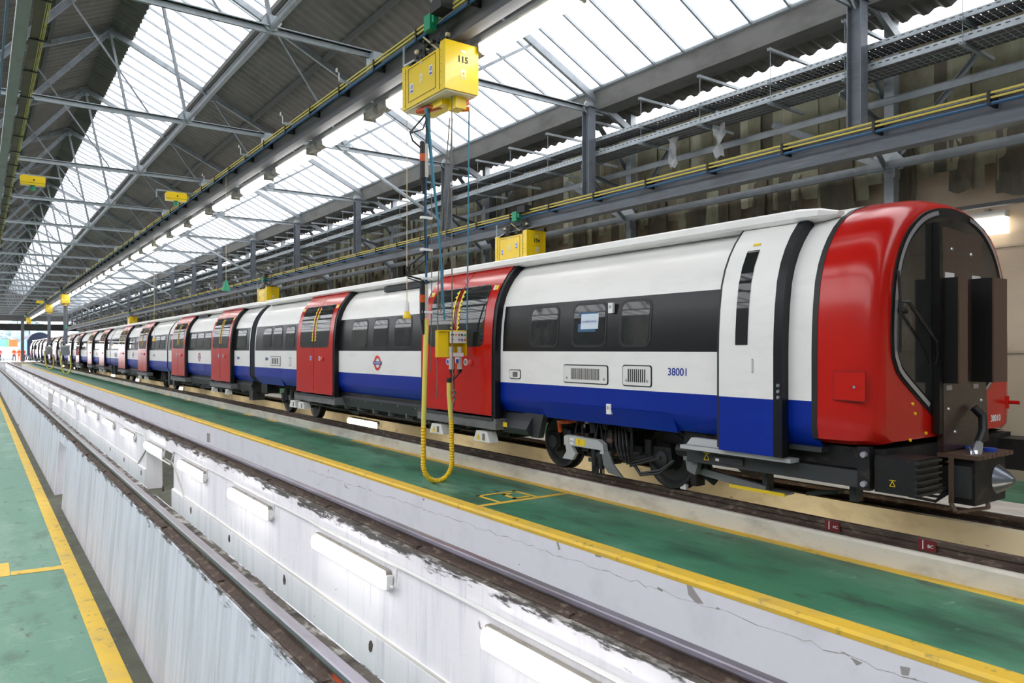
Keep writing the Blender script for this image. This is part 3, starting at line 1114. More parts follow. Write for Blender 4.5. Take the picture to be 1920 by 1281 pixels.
# yard clutter: low rails and plates
for i, (x, y) in enumerate(((2.2, 128), (.8, 131), (3.4, 135), (-.6, 140))):
    b = MB()
    for k in range(6):
        b.box(x - .8 + k * .3, x - .7 + k * .3, y, y + 3, -.08, .15 + .06 * (k % 3), 'galv_light')
    b.box(x - .9, x + .9, y, y + .2, .1, .18, 'kerb_concrete')
    tag(b.build('steel_stack'), 'stack of pale steel sections lying in the yard, %s to the shed' % nth(i), 'steel stack', 'steel stacks in the yard')

# people in the doorway
def person(x, y, z0, jacket, trousers, label, pose=0):
    t = empty('person', (x, y, z0))
    # body as one skinned surface
    me = bpy.data.meshes.new('body')
    V = [(0, 0, .95), (0, 0, 1.15), (0, 0, 1.38), (0, 0, 1.48), (0, 0, 1.60), (0, 0, 1.74)]
    R = [.15, .14, .16, .06, .095, .06]
    Ed = [(0, 1), (1, 2), (2, 3), (3, 4), (4, 5)]
    for s in (-1, 1):
        n = len(V)
        V += [(s * .19, 0, 1.40), (s * .26, -.03 if pose == 0 else -.15, 1.13), (s * (.22 if pose == 0 else .10), -.15 if pose == 0 else -.30, .92 if pose == 0 else 1.15)]
        R += [.075, .055, .045]
        Ed += [(2, n), (n, n + 1), (n + 1, n + 2)]
        n = len(V)
        V += [(s * .10, 0, .86), (s * .12, -.02, .48), (s * .13, .02, .09), (s * .14, -.14, .05)]
        R += [.10, .07, .055, .045]
        Ed += [(0, n), (n, n + 1), (n + 1, n + 2), (n + 2, n + 3)]
    me.from_pydata(V, Ed, [])
    ob = bpy.data.objects.new('body', me)
    C.objects.link(ob)
    md = ob.modifiers.new('Skin', 'SKIN')
    for i, r in enumerate(R):
        me.skin_vertices[0].data[i].radius = (r, r * .85)
    me.skin_vertices[0].data[0].use_root = True
    ob.modifiers.new('Sub', 'SUBSURF').levels = 1
    dg = bpy.context.evaluated_depsgraph_get()
    m2 = bpy.data.meshes.new_from_object(ob.evaluated_get(dg))
    bpy.data.objects.remove(ob)
    for mm in ('skin', jacket, trousers, 'hair'):
        m2.materials.append(M[mm])
    for p in m2.polygons:
        c = p.center
        p.use_smooth = True
        if c.z > 1.66 or (c.z > 1.56 and c.y > .03):
            p.material_index = 3
        elif c.z > 1.49:
            p.material_index = 0
        elif c.z > .88:
            p.material_index = 1
        else:
            p.material_index = 2
    o = bpy.data.objects.new('body', m2)
    C.objects.link(o)
    o.parent = t
    b = MB()
    for z in (1.12, 1.0):
        b.lathe([(z, .185), (z + .04, .185)], 'tag_white', 'z', (0, 0, 0), 16)
    b.build('reflective_band', t)
    tag(t, label, 'person')
person(3.95, 121.0, -.08, 'hi_vis', 'navy_cloth', 'person in an orange jacket and dark trousers, leftmost of three workers')
person(4.55, 121.6, -.08, 'hi_vis', 'hi_vis', 'person in full orange overalls between the two other workers', 1)
person(5.00, 120.4, -.08, 'hi_vis', 'navy_cloth', 'person in orange jacket and dark trousers nearest the door post', 1)
person(2.30, 119.5, -.08, 'hi_vis_pink', 'navy_cloth', 'person in a pink-red jacket cut by the left edge of the view')

# ================================================================ THE TRAIN
CX = 6.85
PROF = [(1.20, .70), (1.315, .84), (1.32, .90), (1.32, 1.08), (1.32, 1.30), (1.32, 1.48), (1.315, 1.65), (1.30, 1.85), (1.27, 2.06), (1.225, 2.20), (1.165, 2.32), (1.09, 2.43), (1.00, 2.53), (.90, 2.61), (.75, 2.69), (.55, 2.755), (.30, 2.80), (0, 2.815)]

def wz(z):
    for (a, za), (c, zc) in zip(PROF[:-1], PROF[1:]):
        if za <= z <= zc:
            return a + (c - a) * (z - za) / (zc - za)
    return PROF[0][0] if z < .7 else 0

def pt(z, y, off):
    """point on the near side (local x negative) at height z pushed outwards by off."""
    zz = min(max(z, .84), 2.68)
    e = .05
    dw = (wz(min(zz + e, 2.7)) - wz(zz - e if zz - e > .84 else .84)) / (min(zz + e, 2.7) - max(zz - e, .84))
    n = Vector((1, -dw)).normalized()
    if z < .84:
        n = Vector((1, 0))
    return (-(wz(z) + n.x * off), y, z + n.y * off)

def zlist(z0, z1, extra=()):
    s = {z0, z1} | set(extra) | {p[1] for p in PROF if z0 < p[1] < z1}
    return sorted(x for x in s if z0 <= x <= z1)

def ptd(z, y, off):
    p = pt(max(z, .9), y, off)
    return (p[0], p[1], z + (p[2] - max(z, .9)))

def panel(b, y0, y1, z0, z1, off, mt, edge, base=0.0, extra=(), smooth=True, pt=ptd):
    zs = zlist(z0, z1, extra)
    rows = [[pt(z, y0, off), pt(z, y1, off)] for z in zs]
    b.grid(rows, (lambda i, j: mt((zs[i] + zs[i + 1]) / 2)) if callable(mt) else mt, smooth)
    for y in (y0, y1):
        b.grid([[pt(z, y, base), pt(z, y, off)] for z in zs], edge, False)
    b.poly([pt(z0, y0, base), pt(z0, y1, base), pt(z0, y1, off), pt(z0, y0, off)], edge)
    b.poly([pt(z1, y0, base), pt(z1, y1, base), pt(z1, y1, off), pt(z1, y0, off)], edge)

def rpatch(b, y0, y1, z0, z1, r, off, mt, corners=(1, 1, 1, 1), n=5, smooth=True):
    """rounded rectangle lying on the body side. corners: low-y/low-z, high-y/low-z, low-y/high-z, high-y/high-z"""
    zs = {z0, z1} | {p[1] for p in PROF if z0 < p[1] < z1}
    for k in range(1, n + 1):
        a = PI / 2 * k / n
        zs.add(z0 + r * (1 - math.cos(a)))
        zs.add(z1 - r * (1 - math.cos(a)))
    zs = sorted(zs)
    rows = []
    for z in zs:
        lo, hi = y0, y1
        if z < z0 + r:
            d = r - math.sqrt(max(0, r * r - (z0 + r - z) ** 2))
            lo += d * corners[0]
            hi -= d * corners[1]
        if z > z1 - r:
            d = r - math.sqrt(max(0, r * r - (z - z1 + r) ** 2))
            lo += d * corners[2]
            hi -= d * corners[3]
        rows.append([pt(z, lo, off), pt(z, hi, off)])
    b.grid(rows, mt, smooth)

def livery(bands):
    def f(z, y):
        if z < 1.08:
            return 'train_blue'
        if 1.48 < z < 2.06 and any(a < y < c for a, c in bands):
            return 'train_band'
        return 'train_white'
    return f

def shell(y0, y1, bands, name='body_shell', parent=None):
    b = MB()
    f = livery(bands)
    ys = sorted({y0, y1} | {v for a in bands for v in a if y0 < v < y1})
    ring = [(-p[0], p[1]) for p in PROF] + [(p[0], p[1]) for p in PROF[::-1][1:]]
    for a, c in zip(ys[:-1], ys[1:]):
        ym = (a + c) / 2
        rows = [[(x, a, z) for x, z in ring], [(x, c, z) for x, z in ring]]
        b.grid(rows, lambda i, j: f((ring[j][1] + ring[j + 1][1]) / 2, ym), True)
    for y in (y0, y1):
        b.poly([(x, y, z) for x, z in ring], 'rubber')
    b.poly([(-1.2, y0, .7), (1.2, y0, .7), (1.2, y1, .7), (-1.2, y1, .7)], 'under_black')
    o = b.build(name, parent)
    return o

def doorway(t, y0, y1, fancy=True):
    """pair of red outside-hung sliding doors with black end seals."""
    ym = (y0 + y1) / 2
    O = .095
    # header over the doors
    b = MB()
    panel(b, y0 - .02, y1 + .02, 2.36, 2.60, O - .03, 'train_red', 'train_red')
    b.build('door_header', t)
    for s in (0, 1):
        a, c = (y0, ym - .008) if s == 0 else (ym + .008, y1)
        b = MB()
        panel(b, a, c, .64, 2.56, O, 'train_red', 'rubber', extra=(.72,))
        b.grid([[ptd(z, a, O + .012), ptd(z, c, O + .012)] for z in (.66, .70)], 'train_red', False)
        d = b.build('door', t)
        b = MB()
        # glass: outer corners rounded, inner edge straight
        if s == 0:
            rpatch(b, a + .20, c - .02, 1.54, 2.33, .10, O + .004, 'train_glass', (1, 0, 1, 0))
        else:
            rpatch(b, a + .02, c - .20, 1.54, 2.33, .10, O + .004, 'train_glass', (0, 1, 0, 1))
        b.build('door_window', d)
        # yellow saw-toothed strip
        b = MB()
        zz = [1.66 + k * .63 / 22 for k in range(23)]
        rows = []
        for k, z in enumerate(zz):
            wd = .022 + (.055 if k % 2 else 0)
            if s == 0:
                rows.append([pt(z, c - .04 - wd, O + .008), pt(z, c - .045, O + .008)])
            else:
                rows.append([pt(z, a + .045, O + .008), pt(z, a + .04 + wd, O + .008)])
        b.grid(rows, 'tag_yellow', False)
        b.build('saw_tooth_strip', d)
        if fancy:
            b = MB()
            yy = (c - .30) if s == 0 else (a + .16)
            b.lathe([(-.001, 0), (-.006, .045), (0, .048)], 'tag_white', 'x', (pt(1.33, yy, O)[0], yy, 1.33), 16)
            b.lathe([(-.002, .0), (-.0075, .032)], 'tag_blue' if s else 'cable_grey', 'x', (pt(1.33, yy, O)[0], yy, 1.33), 12)
            b.build('sticker', d)
            if s == 0:
                b = MB()
                b.lathe([(-.022, 0), (-.022, .035), (-.016, .045), (0, .045)], 'button_red', 'x', (pt(1.33, a + .50, O)[0], a + .50, 1.325), 16)
                b.build('release_button', d)
        b = MB()
        yy = a + .04 if s == 0 else c - .15
        b.poly([pt(2.31, yy, O + .004), pt(2.31, yy + .11, O + .004), pt(2.25, yy + .11, O + .004), pt(2.25, yy, O + .004)], 'tag_yellow')
        b.poly([pt(2.31, yy + .07, O + .006), pt(2.31, yy + .11, O + .006), pt(2.25, yy + .11, O + .006), pt(2.25, yy + .07, O + .006)], 'tag_white')
        b.build('warning_sticker', d)
    # black seal on the near and far end of the bay
    for y, w_ in ((y0 - .07, .07), (y1, .03)):
        b = MB()
        panel(b, y, y + w_, .60, 2.60, O - .008, 'seal', 'seal')
        b.build('door_seal', t)
    b = MB()
    b.box(-1.42, -1.20, y0 - .10, y1 + .12, .46, .60, 'grey_sill')
    b.box(-1.44, -1.42, y0 - .05, y1 + .08, .575, .60, 'under_grey')
    b.build('door_sill', t)

def side_window(t, y0, y1, z0=1.555, z1=2.0):
    b = MB()
    rpatch(b, y0 - .03, y1 + .03, z0 - .03, z1 + .03, .10, .004, 'rubber')
    fr = b.build('window', t)
    b = MB()
    rpatch(b, y0, y1, z0, z1, .075, .007, 'train_glass')
    b.build('pane', fr)
    return fr

def grille(t, y0, y1, z0, z1, n, name='vent_grille', mt='white_box'):
    b = MB()
    rpatch(b, y0 - .012, y1 + .012, z0 - .012, z1 + .012, .03, .003, 'rubber')
    rpatch(b, y0, y1, z0, z1, .025, .010, mt)
    g = b.build(name, t)
    b = MB()
    ya, yb = y0 + (y1 - y0) * .17, y1 - (y1 - y0) * .17
    for k in range(n):
        yy = ya + (yb - ya) * (k + .5) / n
        wd = (yb - ya) / n * .28
        b.poly([pt(z0 + .035, yy - wd, .0115), pt(z0 + .035, yy + wd, .0115), pt(z1 - .03, yy + wd, .0115), pt(z1 - .03, yy - wd, .0115)], 'ink_black')
    for yy in (y0 + .05, y1 - .05):
        b.lathe([(-.003, 0), (0, .018)], 'steel_bright', 'x', (pt(z0 + .05, yy, .011)[0], yy, z0 + .05), 10)
    b.build('slot', g)['kind'] = 'stuff'
    return g

def roundel(t, y, z, s=1.0):
    b = MB()
    x = -1.328
    n = 32
    rows = [[(x, y + r * s * math.cos(2 * PI * k / n), z + r * s * math.sin(2 * PI * k / n)) for k in range(n)] for r in (.085, .128)]
    b.grid(rows, 'roundel_red', False, True)
    g = b.build('roundel', t)
    b = MB()
    b.box(x - .003, x - .001, y - .165 * s, y + .165 * s, z - .026 * s, z + .026 * s, 'ink_blue')
    b.build('bar', g)
    text('lettering', 'UNDERGROUND', .036 * s, 'tag_white', (x - .005, y, z), (0, -1, 0), (0, 0, 1), g)

def wheelset(t, y, x=-.765):
    for sgn in (-1, 1):
        b = MB()
        c = (sgn * .66, y, .335)
        pr = [(0.0 * sgn, .36), (.03 * sgn, .36), (.035 * sgn, .335), (.12 * sgn, .33), (.125 * sgn, .30), (.10 * sgn, .27), (.075 * sgn, .25), (.07 * sgn, .14), (.11 * sgn, .12), (.15 * sgn, .115), (.15 * sgn, .0)]
        b.lathe(pr, 'wheel_steel', 'x', c, 36)
        b.lathe([(0, .36), (-.01 * sgn, .2), (-.01 * sgn, 0)], 'wheel_steel', 'x', c, 36)
        for k in range(5):
            a = 2 * PI * k / 5 + .3
            b.lathe([(0, .018), (.015 * sgn, .018), (.015 * sgn, 0)], 'under_grey', 'x', (c[0] + .15 * sgn, y + .075 * math.cos(a), .335 + .075 * math.sin(a)), 8)
        b.build('wheel', t)
    b = MB()
    b.tube([(-.70, y, .335), (.70, y, .335)], .07, 'under_black', 12)
    b.build('axle', t)

def bogie(t, ya, yb, detail=0):
    g = empty('bogie', (0, 0, 0))
    g.parent = t
    wheelset(g, ya)
    wheelset(g, yb)
    b = MB()
    for s in (-1, 1):
        x0, x1 = sorted((s * .52, s * .66))
        b.prism([(ya - .25, .30), (ya - .15, .47), (ya + .35, .50), ((ya + yb) / 2 - .3, .40), ((ya + yb) / 2 + .3, .40), (yb - .35, .50), (yb + .15, .47), (yb + .25, .30), (yb + .1, .25), ((ya + yb) / 2 + .2, .28), ((ya + yb) / 2 - .2, .28), (ya - .1, .25)], x0, x1, 'under_black', 'x')
    b.box(-.6, .6, (ya + yb) / 2 - .2, (ya + yb) / 2 + .2, .32, .60, 'under_black')
    b.box(-.5, .5, ya + .15, ya + .5, .25, .55, 'under_black')
    b.box(-.5, .5, yb - .5, yb - .15, .25, .55, 'under_black')
    b.build('frame', g)
    b = MB()
    for yy in ((ya + yb) / 2 - .18, (ya + yb) / 2 + .10):
        b.tube([(-.95, yy, .30), (-.95, yy, .62)], .055, 'under_grey', 10)
        b.tube([(-.95, yy, .62), (-.95, yy, .72)], .075, 'rubber', 10)
    b.build('damper', g)
    rg = random.Random(int(ya * 10))
    ym = (ya + yb) / 2
    b = MB()
    for k in range(16):
        yy, zz = rg.uniform(ya + .3, yb - .3), rg.uniform(.22, .60)
        b.box(-.95 + rg.uniform(-.03, .2), -.62, yy, yy + rg.uniform(.05, .2), zz, zz + rg.uniform(.03, .12), rg.choice(('under_black', 'under_grey', 'under_black', 'brown_side', 'grey_sill')))
    for k in range(5):
        yy = ym + rg.uniform(-.35, .35)
        b.tube([(-1.0, yy, .68), (-1.04, yy + rg.uniform(-.1, .1), .45), (-.98, yy + rg.uniform(-.2, .2), .25), (-.85, yy, .35)], .012, 'rubber', 6)
    for yy in (ya, yb):
        b.tube([(-.80, yy, .335), (-.92, yy, .335)], [.10, .08], 'under_grey', 14)
        b.prism([(yy - .14, .30), (yy - .12, .46), (yy + .12, .46), (yy + .14, .30), (yy + .05, .22), (yy - .05, .22)], -.90, -.82, 'under_black', 'x')
        b.tube([(-.86, yy + .22 * (1 if yy < ym else -1), .30), (-.86, yy + .22 * (1 if yy < ym else -1), .52)], [.05, .06], 'rubber', 10)
    b.build('suspension', g)['kind'] = 'stuff'
    return g

def underfloor(t, y0, y1, seed, boxes=True):
    b = MB()
    b.box(-1.22, -1.12, y0, y1, .53, .70, 'under_black')
    b.prism([(-1.26, .60), (-1.16, .70), (-1.12, .70), (-1.12, .42), (-1.20, .44)], y0, y1, 'under_grey')
    b.build('solebar_cover', t)
    b = MB()
    b.box(-.9, .9, y0, y1, .50, .70, 'under_black')
    b.build('floor_pan', t)
    if boxes:
        rnd = random.Random(seed)
        b = MB()
        y = y0 + .1
        while y < y1 - .4:
            L = rnd.uniform(.25, .7)
            h = rnd.uniform(.24, .38)
            b.box(-1.10 + rnd.uniform(0, .1), -.5, y, y + L, h, .5, rnd.choice(('under_black', 'under_grey', 'under_black')))
            y += L + rnd.uniform(.06, .3)
        y = y0 + .3
        while y < y1 - .3:
            b.box(-1.21, -1.08, y, y + .03, .38, .56, 'grey_sill')
            b.lathe([(-.01, 0), (-.01, .012), (0, .012)], 'steel_bright', 'x', (-1.262, y + .2, .58), 6)
            y += .62
        b.tube([(-1.05, y0, .34), (-1.05, y1, .34)], .018, 'rubber', 8)
        b.tube([(-1.05, y0, .40), (-1.05, y1, .40)], .03, 'under_black', 8)
        b.build('equipment_box', t)['kind'] = 'stuff'

def roof_fin(t, y0, y1, gaps=()):
    """the white cover strip along the roof edge."""
    b = MB()
    sec = [(-.93, 2.60), (-1.075, 2.615), (-1.10, 2.64), (-1.085, 2.70), (-1.03, 2.725), (-.80, 2.735), (-.80, 2.66)]
    k = len(sec)
    rows = []
    for y, s in ((y0, .35), (y0 + .12, .8), (y0 + .3, 1), (y1 - .05, 1), (y1, .9)):
        rows.append([(-.85 + (x + .85) * s, y, 2.66 + (z - 2.66) * s) for x, z in sec])
    b.grid(rows, 'train_white', False, True)
    b.poly(rows[0], 'train_white')
    b.poly(rows[-1], 'train_white')
    b.build('roof_edge_cover', t)

def bellows(t, y0, y1):
    b = MB()
    n = 9
    ring = [(-p[0], p[1]) for p in PROF] + [(p[0], p[1]) for p in PROF[::-1][1:]]
    rows = []
    for i in range(n * 2 + 1):
        y = y0 + (y1 - y0) * i / (n * 2)
        s = .955 if i % 2 else .99
        rows.append([(x * s, y, .55 + (z - .55) * (.97 if i % 2 else 1.0)) for x, z in ring])
    b.grid(rows, 'bellows', False)
    b.build('gangway_bellows', t)

def standard_car(L, doors, long_car):
    t = empty('train_carriage', (CX, 0, 0))
    shell(0.0, L, [(0.05, L - .05)], 'body_shell', t)
    for a, c in doors:
        doorway(t, a, c)
    d1, d2 = doors
    # windows
    wins = []
    a, c = d1[1] + .35, d2[0] - .30
    for k in range(3):
        w_ = (c - a) / 3
        wins.append((a + k * w_ + .06, a + (k + 1) * w_ - .12))
    if long_car:
        for e0, e1 in ((.35, d1[0] - .25), (d2[1] + .25, L - .35)):
            for k in range(3):
                w_ = (e1 - e0) / 3
                wins.append((e0 + k * w_ + .06, e0 + (k + 1) * w_ - .06))
    else:
        wins += [(.35, d1[0] - .30), (d2[1] + .3, L - .35)]
    for a, c in wins:
        side_window(t, a, c)
    roundel(t, (d1[1] + d2[0]) / 2 + .1, 1.275)
    ym = (d1[1] + d2[0]) / 2
    b = MB()
    rpatch(b, ym - .62, ym + .62, .86, 1.06, .02, .004, 'ink_blue')
    rpatch(b, ym - .60, ym + .60, .88, 1.045, .02, .007, 'train_blue')
    b.build('access_panel', t)
    if long_car:
        grille(t, d2[1] + 1.2, d2[1] + 1.9, 1.15, 1.33, 4)
    roof_fin(t, .02, L - .05)
    b = MB()
    b.box(-1.05, -.85, d2[0] - 1.5, d2[0] - .3, 2.52, 2.60, 'rubber')
    b.build('roof_vent', t)
    if long_car:
        bogie(t, 1.45, 3.25)
        bogie(t, L - 3.1, L - 1.3)
        underfloor(t, 3.75, L - 3.7, 5)
    else:
        underfloor(t, .1, L - .1, 8)
    bellows(t, L, L + .05 if False else L + .18)
    for yy in (.15, L - .45):
        b = MB()
        b.box(-1.20, -.9, yy, yy + .3, .22, .70, 'under_grey')
        b.build('end_step', t)
    for yy in (d1[0] + .2, d1[1] - .3):
        b = MB()
        b.prism([(yy, .30), (yy + .36, .30), (yy + .30, .43), (yy + .06, .43)], -1.40, -1.30, 'white_box', 'x')
        b.box(-1.403, -1.40, yy + .08, yy + .16, .32, .40, 'cable_grey')
        b.build('fuse_box', t)
    return t

# ---- leading carriage with the cab
t = empty('train_carriage', (CX, 0, 0))
lead = t
BANDS = [(4.41, 7.90), (9.8, 13.3), (15.3, 18.5)]
shell(3.47, 18.55, BANDS, 'body_shell', t)
for a, c in ((8.02, 9.90), (13.37, 15.32)):
    doorway(t, a, c)
for a, c in ((5.32, 5.72), (5.98, 6.50), (6.80, 7.30), (10.45, 11.0), (11.28, 11.80), (12.08, 12.70), (15.75, 16.3), (16.58, 17.15), (17.32, 17.9)):
    wn = side_window(t, a, c)
    if a == 5.98:
        b = MB()
        b.poly([pt(1.70, 6.12, .009), pt(1.70, 6.42, .009), pt(1.92, 6.42, .009), pt(1.92, 6.12, .009)], 'cable_blue')
        b.poly([pt(1.73, 6.08, .010), pt(1.73, 6.37, .010), pt(1.90, 6.37, .010), pt(1.90, 6.08, .010)], 'paper')
        b.build('notice_paper', wn)
        text('lettering', 'DO NOT BOARD AT 1-D', .024, 'ink_blue', (-1.333, 6.225, 1.815), (0, 1, 0), (0, 0, 1), wn)
grille(t, 5.92, 6.65, 1.13, 1.32, 24)
grille(t, 5.28, 5.68, 1.13, 1.33, 9)
b = MB()
rpatch(b, 7.50, 7.75, 1.13, 1.25, .03, .003, 'rubber')
rpatch(b, 7.51, 7.74, 1.14, 1.24, .03, .008, 'white_box')
b.box(-1.336, -1.33, 7.57, 7.66, 1.16, 1.22, 'cable_grey')
b.build('socket_cover', t)
text('carriage_number', '38001', .105, 'ink_blue', (-1.3225, 4.93, 1.28), (0, -1, 0), (0, 0, 1), t, .001)
roundel(t, 11.62, 1.275)
b = MB()
rpatch(b, 10.93, 12.2, .86, 1.05, .02, .004, 'ink_blue')
rpatch(b, 10.95, 12.18, .875, 1.04, .02, .007, 'train_blue')
b.build('access_panel', t)
grille(t, 16.63, 17.34, 1.14, 1.34, 4)
for yy, z in ((5.87, 1.95), (5.90, .86)):
    b = MB()
    b.box(-1.331, -1.30, yy - .035, yy + .035, z - .055, z + .055, 'tag_white')
    o = b.build('number_plate', t)
    text('lettering', '31', .045, 'ink_black', (-1.333, yy, z + .01), (0, -1, 0), (0, 0, 1), o)
for yy, z in ((16.0, 1.24),):
    b = MB()
    rpatch(b, yy - .07, yy + .07, z - .09, z + .09, .02, .004, 'cable_grey')
    rpatch(b, yy - .06, yy + .06, z - .08, z + .08, .02, .006, 'white_box')
    b.build('hatch', t)
roof_fin(t, 3.50, 18.5)
b = MB()
b.box(-1.06, -.86, 10.55, 11.9, 2.51, 2.60, 'rubber')
b.build('roof_vent', t)
# skirt with the stepped fold over the bogies
for a, c in ((5.0, 7.1), (16.6, 18.2)):
    b = MB()
    x = -1.325
    b.poly([(x - .004, a + .18, .87), (x - .004, c - .18, .87), (-1.24, c, .68), (-1.24, a, .68)], 'train_blue')
    b.poly([(x - .004, a + .18, .87), (-1.24, a, .68), (-1.19, a, .70), (x, a, .87)], 'train_blue')
    b.poly([(x - .004, c - .18, .87), (-1.24, c, .68), (-1.19, c, .70), (x, c, .87)], 'train_blue')
    b.build('skirt', t)
# cab side door
b = MB()
def cabm(z):
    return 'train_blue' if z < 1.08 else 'train_white'
panel(b, 3.80, 4.37, .60, 2.60, .085, cabm, 'train_white', extra=(.74,))
panel(b, 4.368, 4.388, .62, 2.60, .086, 'rubber', 'rubber')
cd = b.build('cab_door', t)
b = MB()
rpatch(b, 4.06, 4.19, 1.54, 2.34, .005, .089, 'train_glass')
b.build('door_window', cd)
b = MB()
rpatch(b, 4.0, 4.02, 1.30, 1.42, .01, .088, 'cable_grey')
rpatch(b, 4.003, 4.017, 1.305, 1.415, .01, .090, 'white_box')
b.build('door_handle', cd)
b = MB()
b.poly([pt(2.38, 4.08, .09), pt(2.38, 4.16, .09), pt(2.40, 4.16, .09), pt(2.40, 4.08, .09)], 'tag_yellow')
b.build('warning_sticker', cd)
b = MB()
panel(b, 3.715, 3.80, .60, 2.58, .09, 'seal', 'seal')
se = b.build('door_seal', t)
b = MB()
for z in (1.10, 1.15, 1.20):
    b.lathe([(-.012, 0), (-.012, .014), (0, .018)], 'steel_bright', 'x', (pt(z, 3.75, .09)[0], 3.75, z), 12)
b.build('push_button', se)
# white sill under the cab door
b = MB()
b.box(-1.345, -1.22, 3.68, 4.88, .55, .585, 'alu_panel')
b.prism([(4.4, .59), (4.84, .59), (4.78, .66), (4.4, .66)], -1.30, -1.24, 'alu_panel', 'x')
b.build('cab_sill', t)
b = MB()
b.box(-1.26, -1.10, 3.45, 3.75, .66, .70, 'under_grey')
b.build('step_plate', t)
# ---- red cab end
NOSE = [(3.47, 0, 0), (3.36, 0.004, 0), (3.22, .018, .008), (3.12, .045, .025), (3.055, .09, .05), (3.015, .15, .09), (3.0, .22, .13)]
ringp = [(1.20, .74), (1.30, .78), (1.325, .88)] + [p for p in PROF[3:]]
b = MB()
ring = [(-p[0], p[1]) for p in ringp] + [(p[0], p[1]) for p in ringp[::-1][1:]]
rows = []
for y, inx, inz in NOSE:
    rr = []
    for x, z in ring:
        sx = (1.325 - inx) / 1.325
        cz = 1.45
        sz = (1.365 - inz) / 1.365 if z > cz else (.75 - inz * .25) / .75
        rr.append((x * sx, y, cz + (z - cz) * sz))
    rows.append(rr)
b.grid(rows, 'train_red', True)
b.grid([[(x * 1.003, 3.45, 1.45 + (z - 1.45) * 1.003) for x, z in ring], [(x * 1.003, 3.50, 1.45 + (z - 1.45) * 1.003) for x, z in ring]], 'rubber', True)
b.poly(rows[-1], 'train_red')
b.poly([(-1.1, 3.02, .74), (1.1, 3.02, .74), (1.2, 3.5, .74), (-1.2, 3.5, .74)], 'under_black')
cab = b.build('cab_shell', t, sharp=50)
# windscreen outline (local x, z); mirrored
OUT = [(0, 2.72), (-.30, 2.69), (-.56, 2.61), (-.78, 2.46), (-.92, 2.28), (-.995, 2.08), (-1.035, 1.80), (-1.035, 1.50), (-.99, 1.38), (-.88, 1.26), (-.36, .94), (-.30, .88), (-.30, .80)]
def smooth_outline(pts, n=4):
    out = []
    P = [pts[0]] + pts + [pts[-1]]
    for i in range(1, len(P) - 2):
        for k in range(n):
            u = k / n
            p0, p1, p2, p3 = P[i - 1], P[i], P[i + 1], P[i + 2]
            out.append(tuple(.5 * ((2 * p1[c]) + (-p0[c] + p2[c]) * u + (2 * p0[c] - 5 * p1[c] + 4 * p2[c] - p3[c]) * u * u + (-p0[c] + 3 * p1[c] - 3 * p2[c] + p3[c]) * u ** 3) for c in (0, 1)))
    out.append(pts[-1])
    return out
L_ = smooth_outline(OUT)
full = L_ + [(-x, z) for x, z in L_[::-1][:-1]]
def inset(pts, d):
    cx, cz = 0, 1.75
    o = []
    n = len(pts)
    for i, (x, z) in enumerate(pts):
        a = Vector(pts[i - 1])
        c = Vector(pts[(i + 1) % n])
        tt = (c - a).normalized()
        nn = Vector((-tt.y, tt.x))
        if nn.dot(Vector((cx - x, cz - z))) < 0:
            nn = -nn
        o.append((x + nn.x * d, z + nn.y * d))
    return o
b = MB()
b.prism(full, 2.992, 3.04, 'rubber')
i1, i2 = inset(full, .022), inset(full, .058)
k = len(full)
lo = len(L_) - 9
b.grid([[(x, 2.980, z) for x, z in i1[4:lo]], [(x, 2.976, z) for x, z in i2[4:lo]]], 'silver_trim', True)
b.grid([[(x, 2.980, z) for x, z in i1[k - lo + 1:k - 3]], [(x, 2.976, z) for x, z in i2[k - lo + 1:k - 3]]], 'silver_trim', True)
b.build('windscreen_frame', t)
i3 = inset(full, .085)
b = MB()
b.poly([(x, 2.987, z) for x, z in i3], 'train_glass')
b.build('windscreen', t)
# centre door and its boards
b = MB()
b.prism([(-.30, .64), (.56, .68), (.50, 1.22), (.42, 1.24), (.42, 2.50), (-.32, 2.53)], 2.935, 2.986, 'brown_board')
bd = b.build('door_board', t)
b = MB()
for x, z in ((-.16, 2.35), (.20, 2.33), (-.22, 1.0), (.40, 1.05), (-.1, .80)):
    b = MB()
    b.lathe([(2.925, 0), (2.925, .012), (2.935, .016)], 'steel_bright', 'y', (x, 0, z), 10)
    b.build('bolt', bd)
b = MB()
for x in (-.28, .22):
    b.box(x, x + .16, 2.930, 2.935, 2.07, 2.15, 'tag_white')
    b.box(x + .02, x + .12, 2.930, 2.935, 1.16, 1.20, 'silver_trim')
b.build('fixing_plate', bd)
for x0, wd, ya, z0, z1 in ((-.31, .15, 2.82, 1.22, 2.10), (.21, .27, 2.77, 1.22, 2.12)):
    b = MB()
    b.box(x0, x0 + .015, ya, 2.934, z0, z1, 'black_board')
    b.box(x0, x0 + wd, ya - .012, ya, z0, z1, 'brown_side')
    b.box(x0 + .015, x0 + wd, ya, 2.934, z1 - .01, z1, 'black_board')
    b.build('upright_board', t)
b = MB()
b.box(-.385, -.33, 2.93, 2.985, .80, 2.56, 'black_board')
b.build('board_edge', t)
# wiper
b = MB()
b.tube([(-.96, 2.97, 1.88), (-.90, 2.93, 1.88), (-.45, 2.92, 1.56)], [.018, .016, .011], 'rubber', 6)
b.tube([(-1.0, 2.96, 2.12), (-.98, 2.95, 1.85), (-.97, 2.96, 1.48)], .012, 'rubber', 6)
b.tube([(-.89, 2.95, 1.80), (-.98, 2.95, 1.82)], .018, 'rubber', 6)
b.tube([(-.45, 2.92, 1.56), (-.40, 2.94, 1.46), (-.39, 2.96, 1.38)], .008, 'rubber', 6)
b.build('wiper', t)
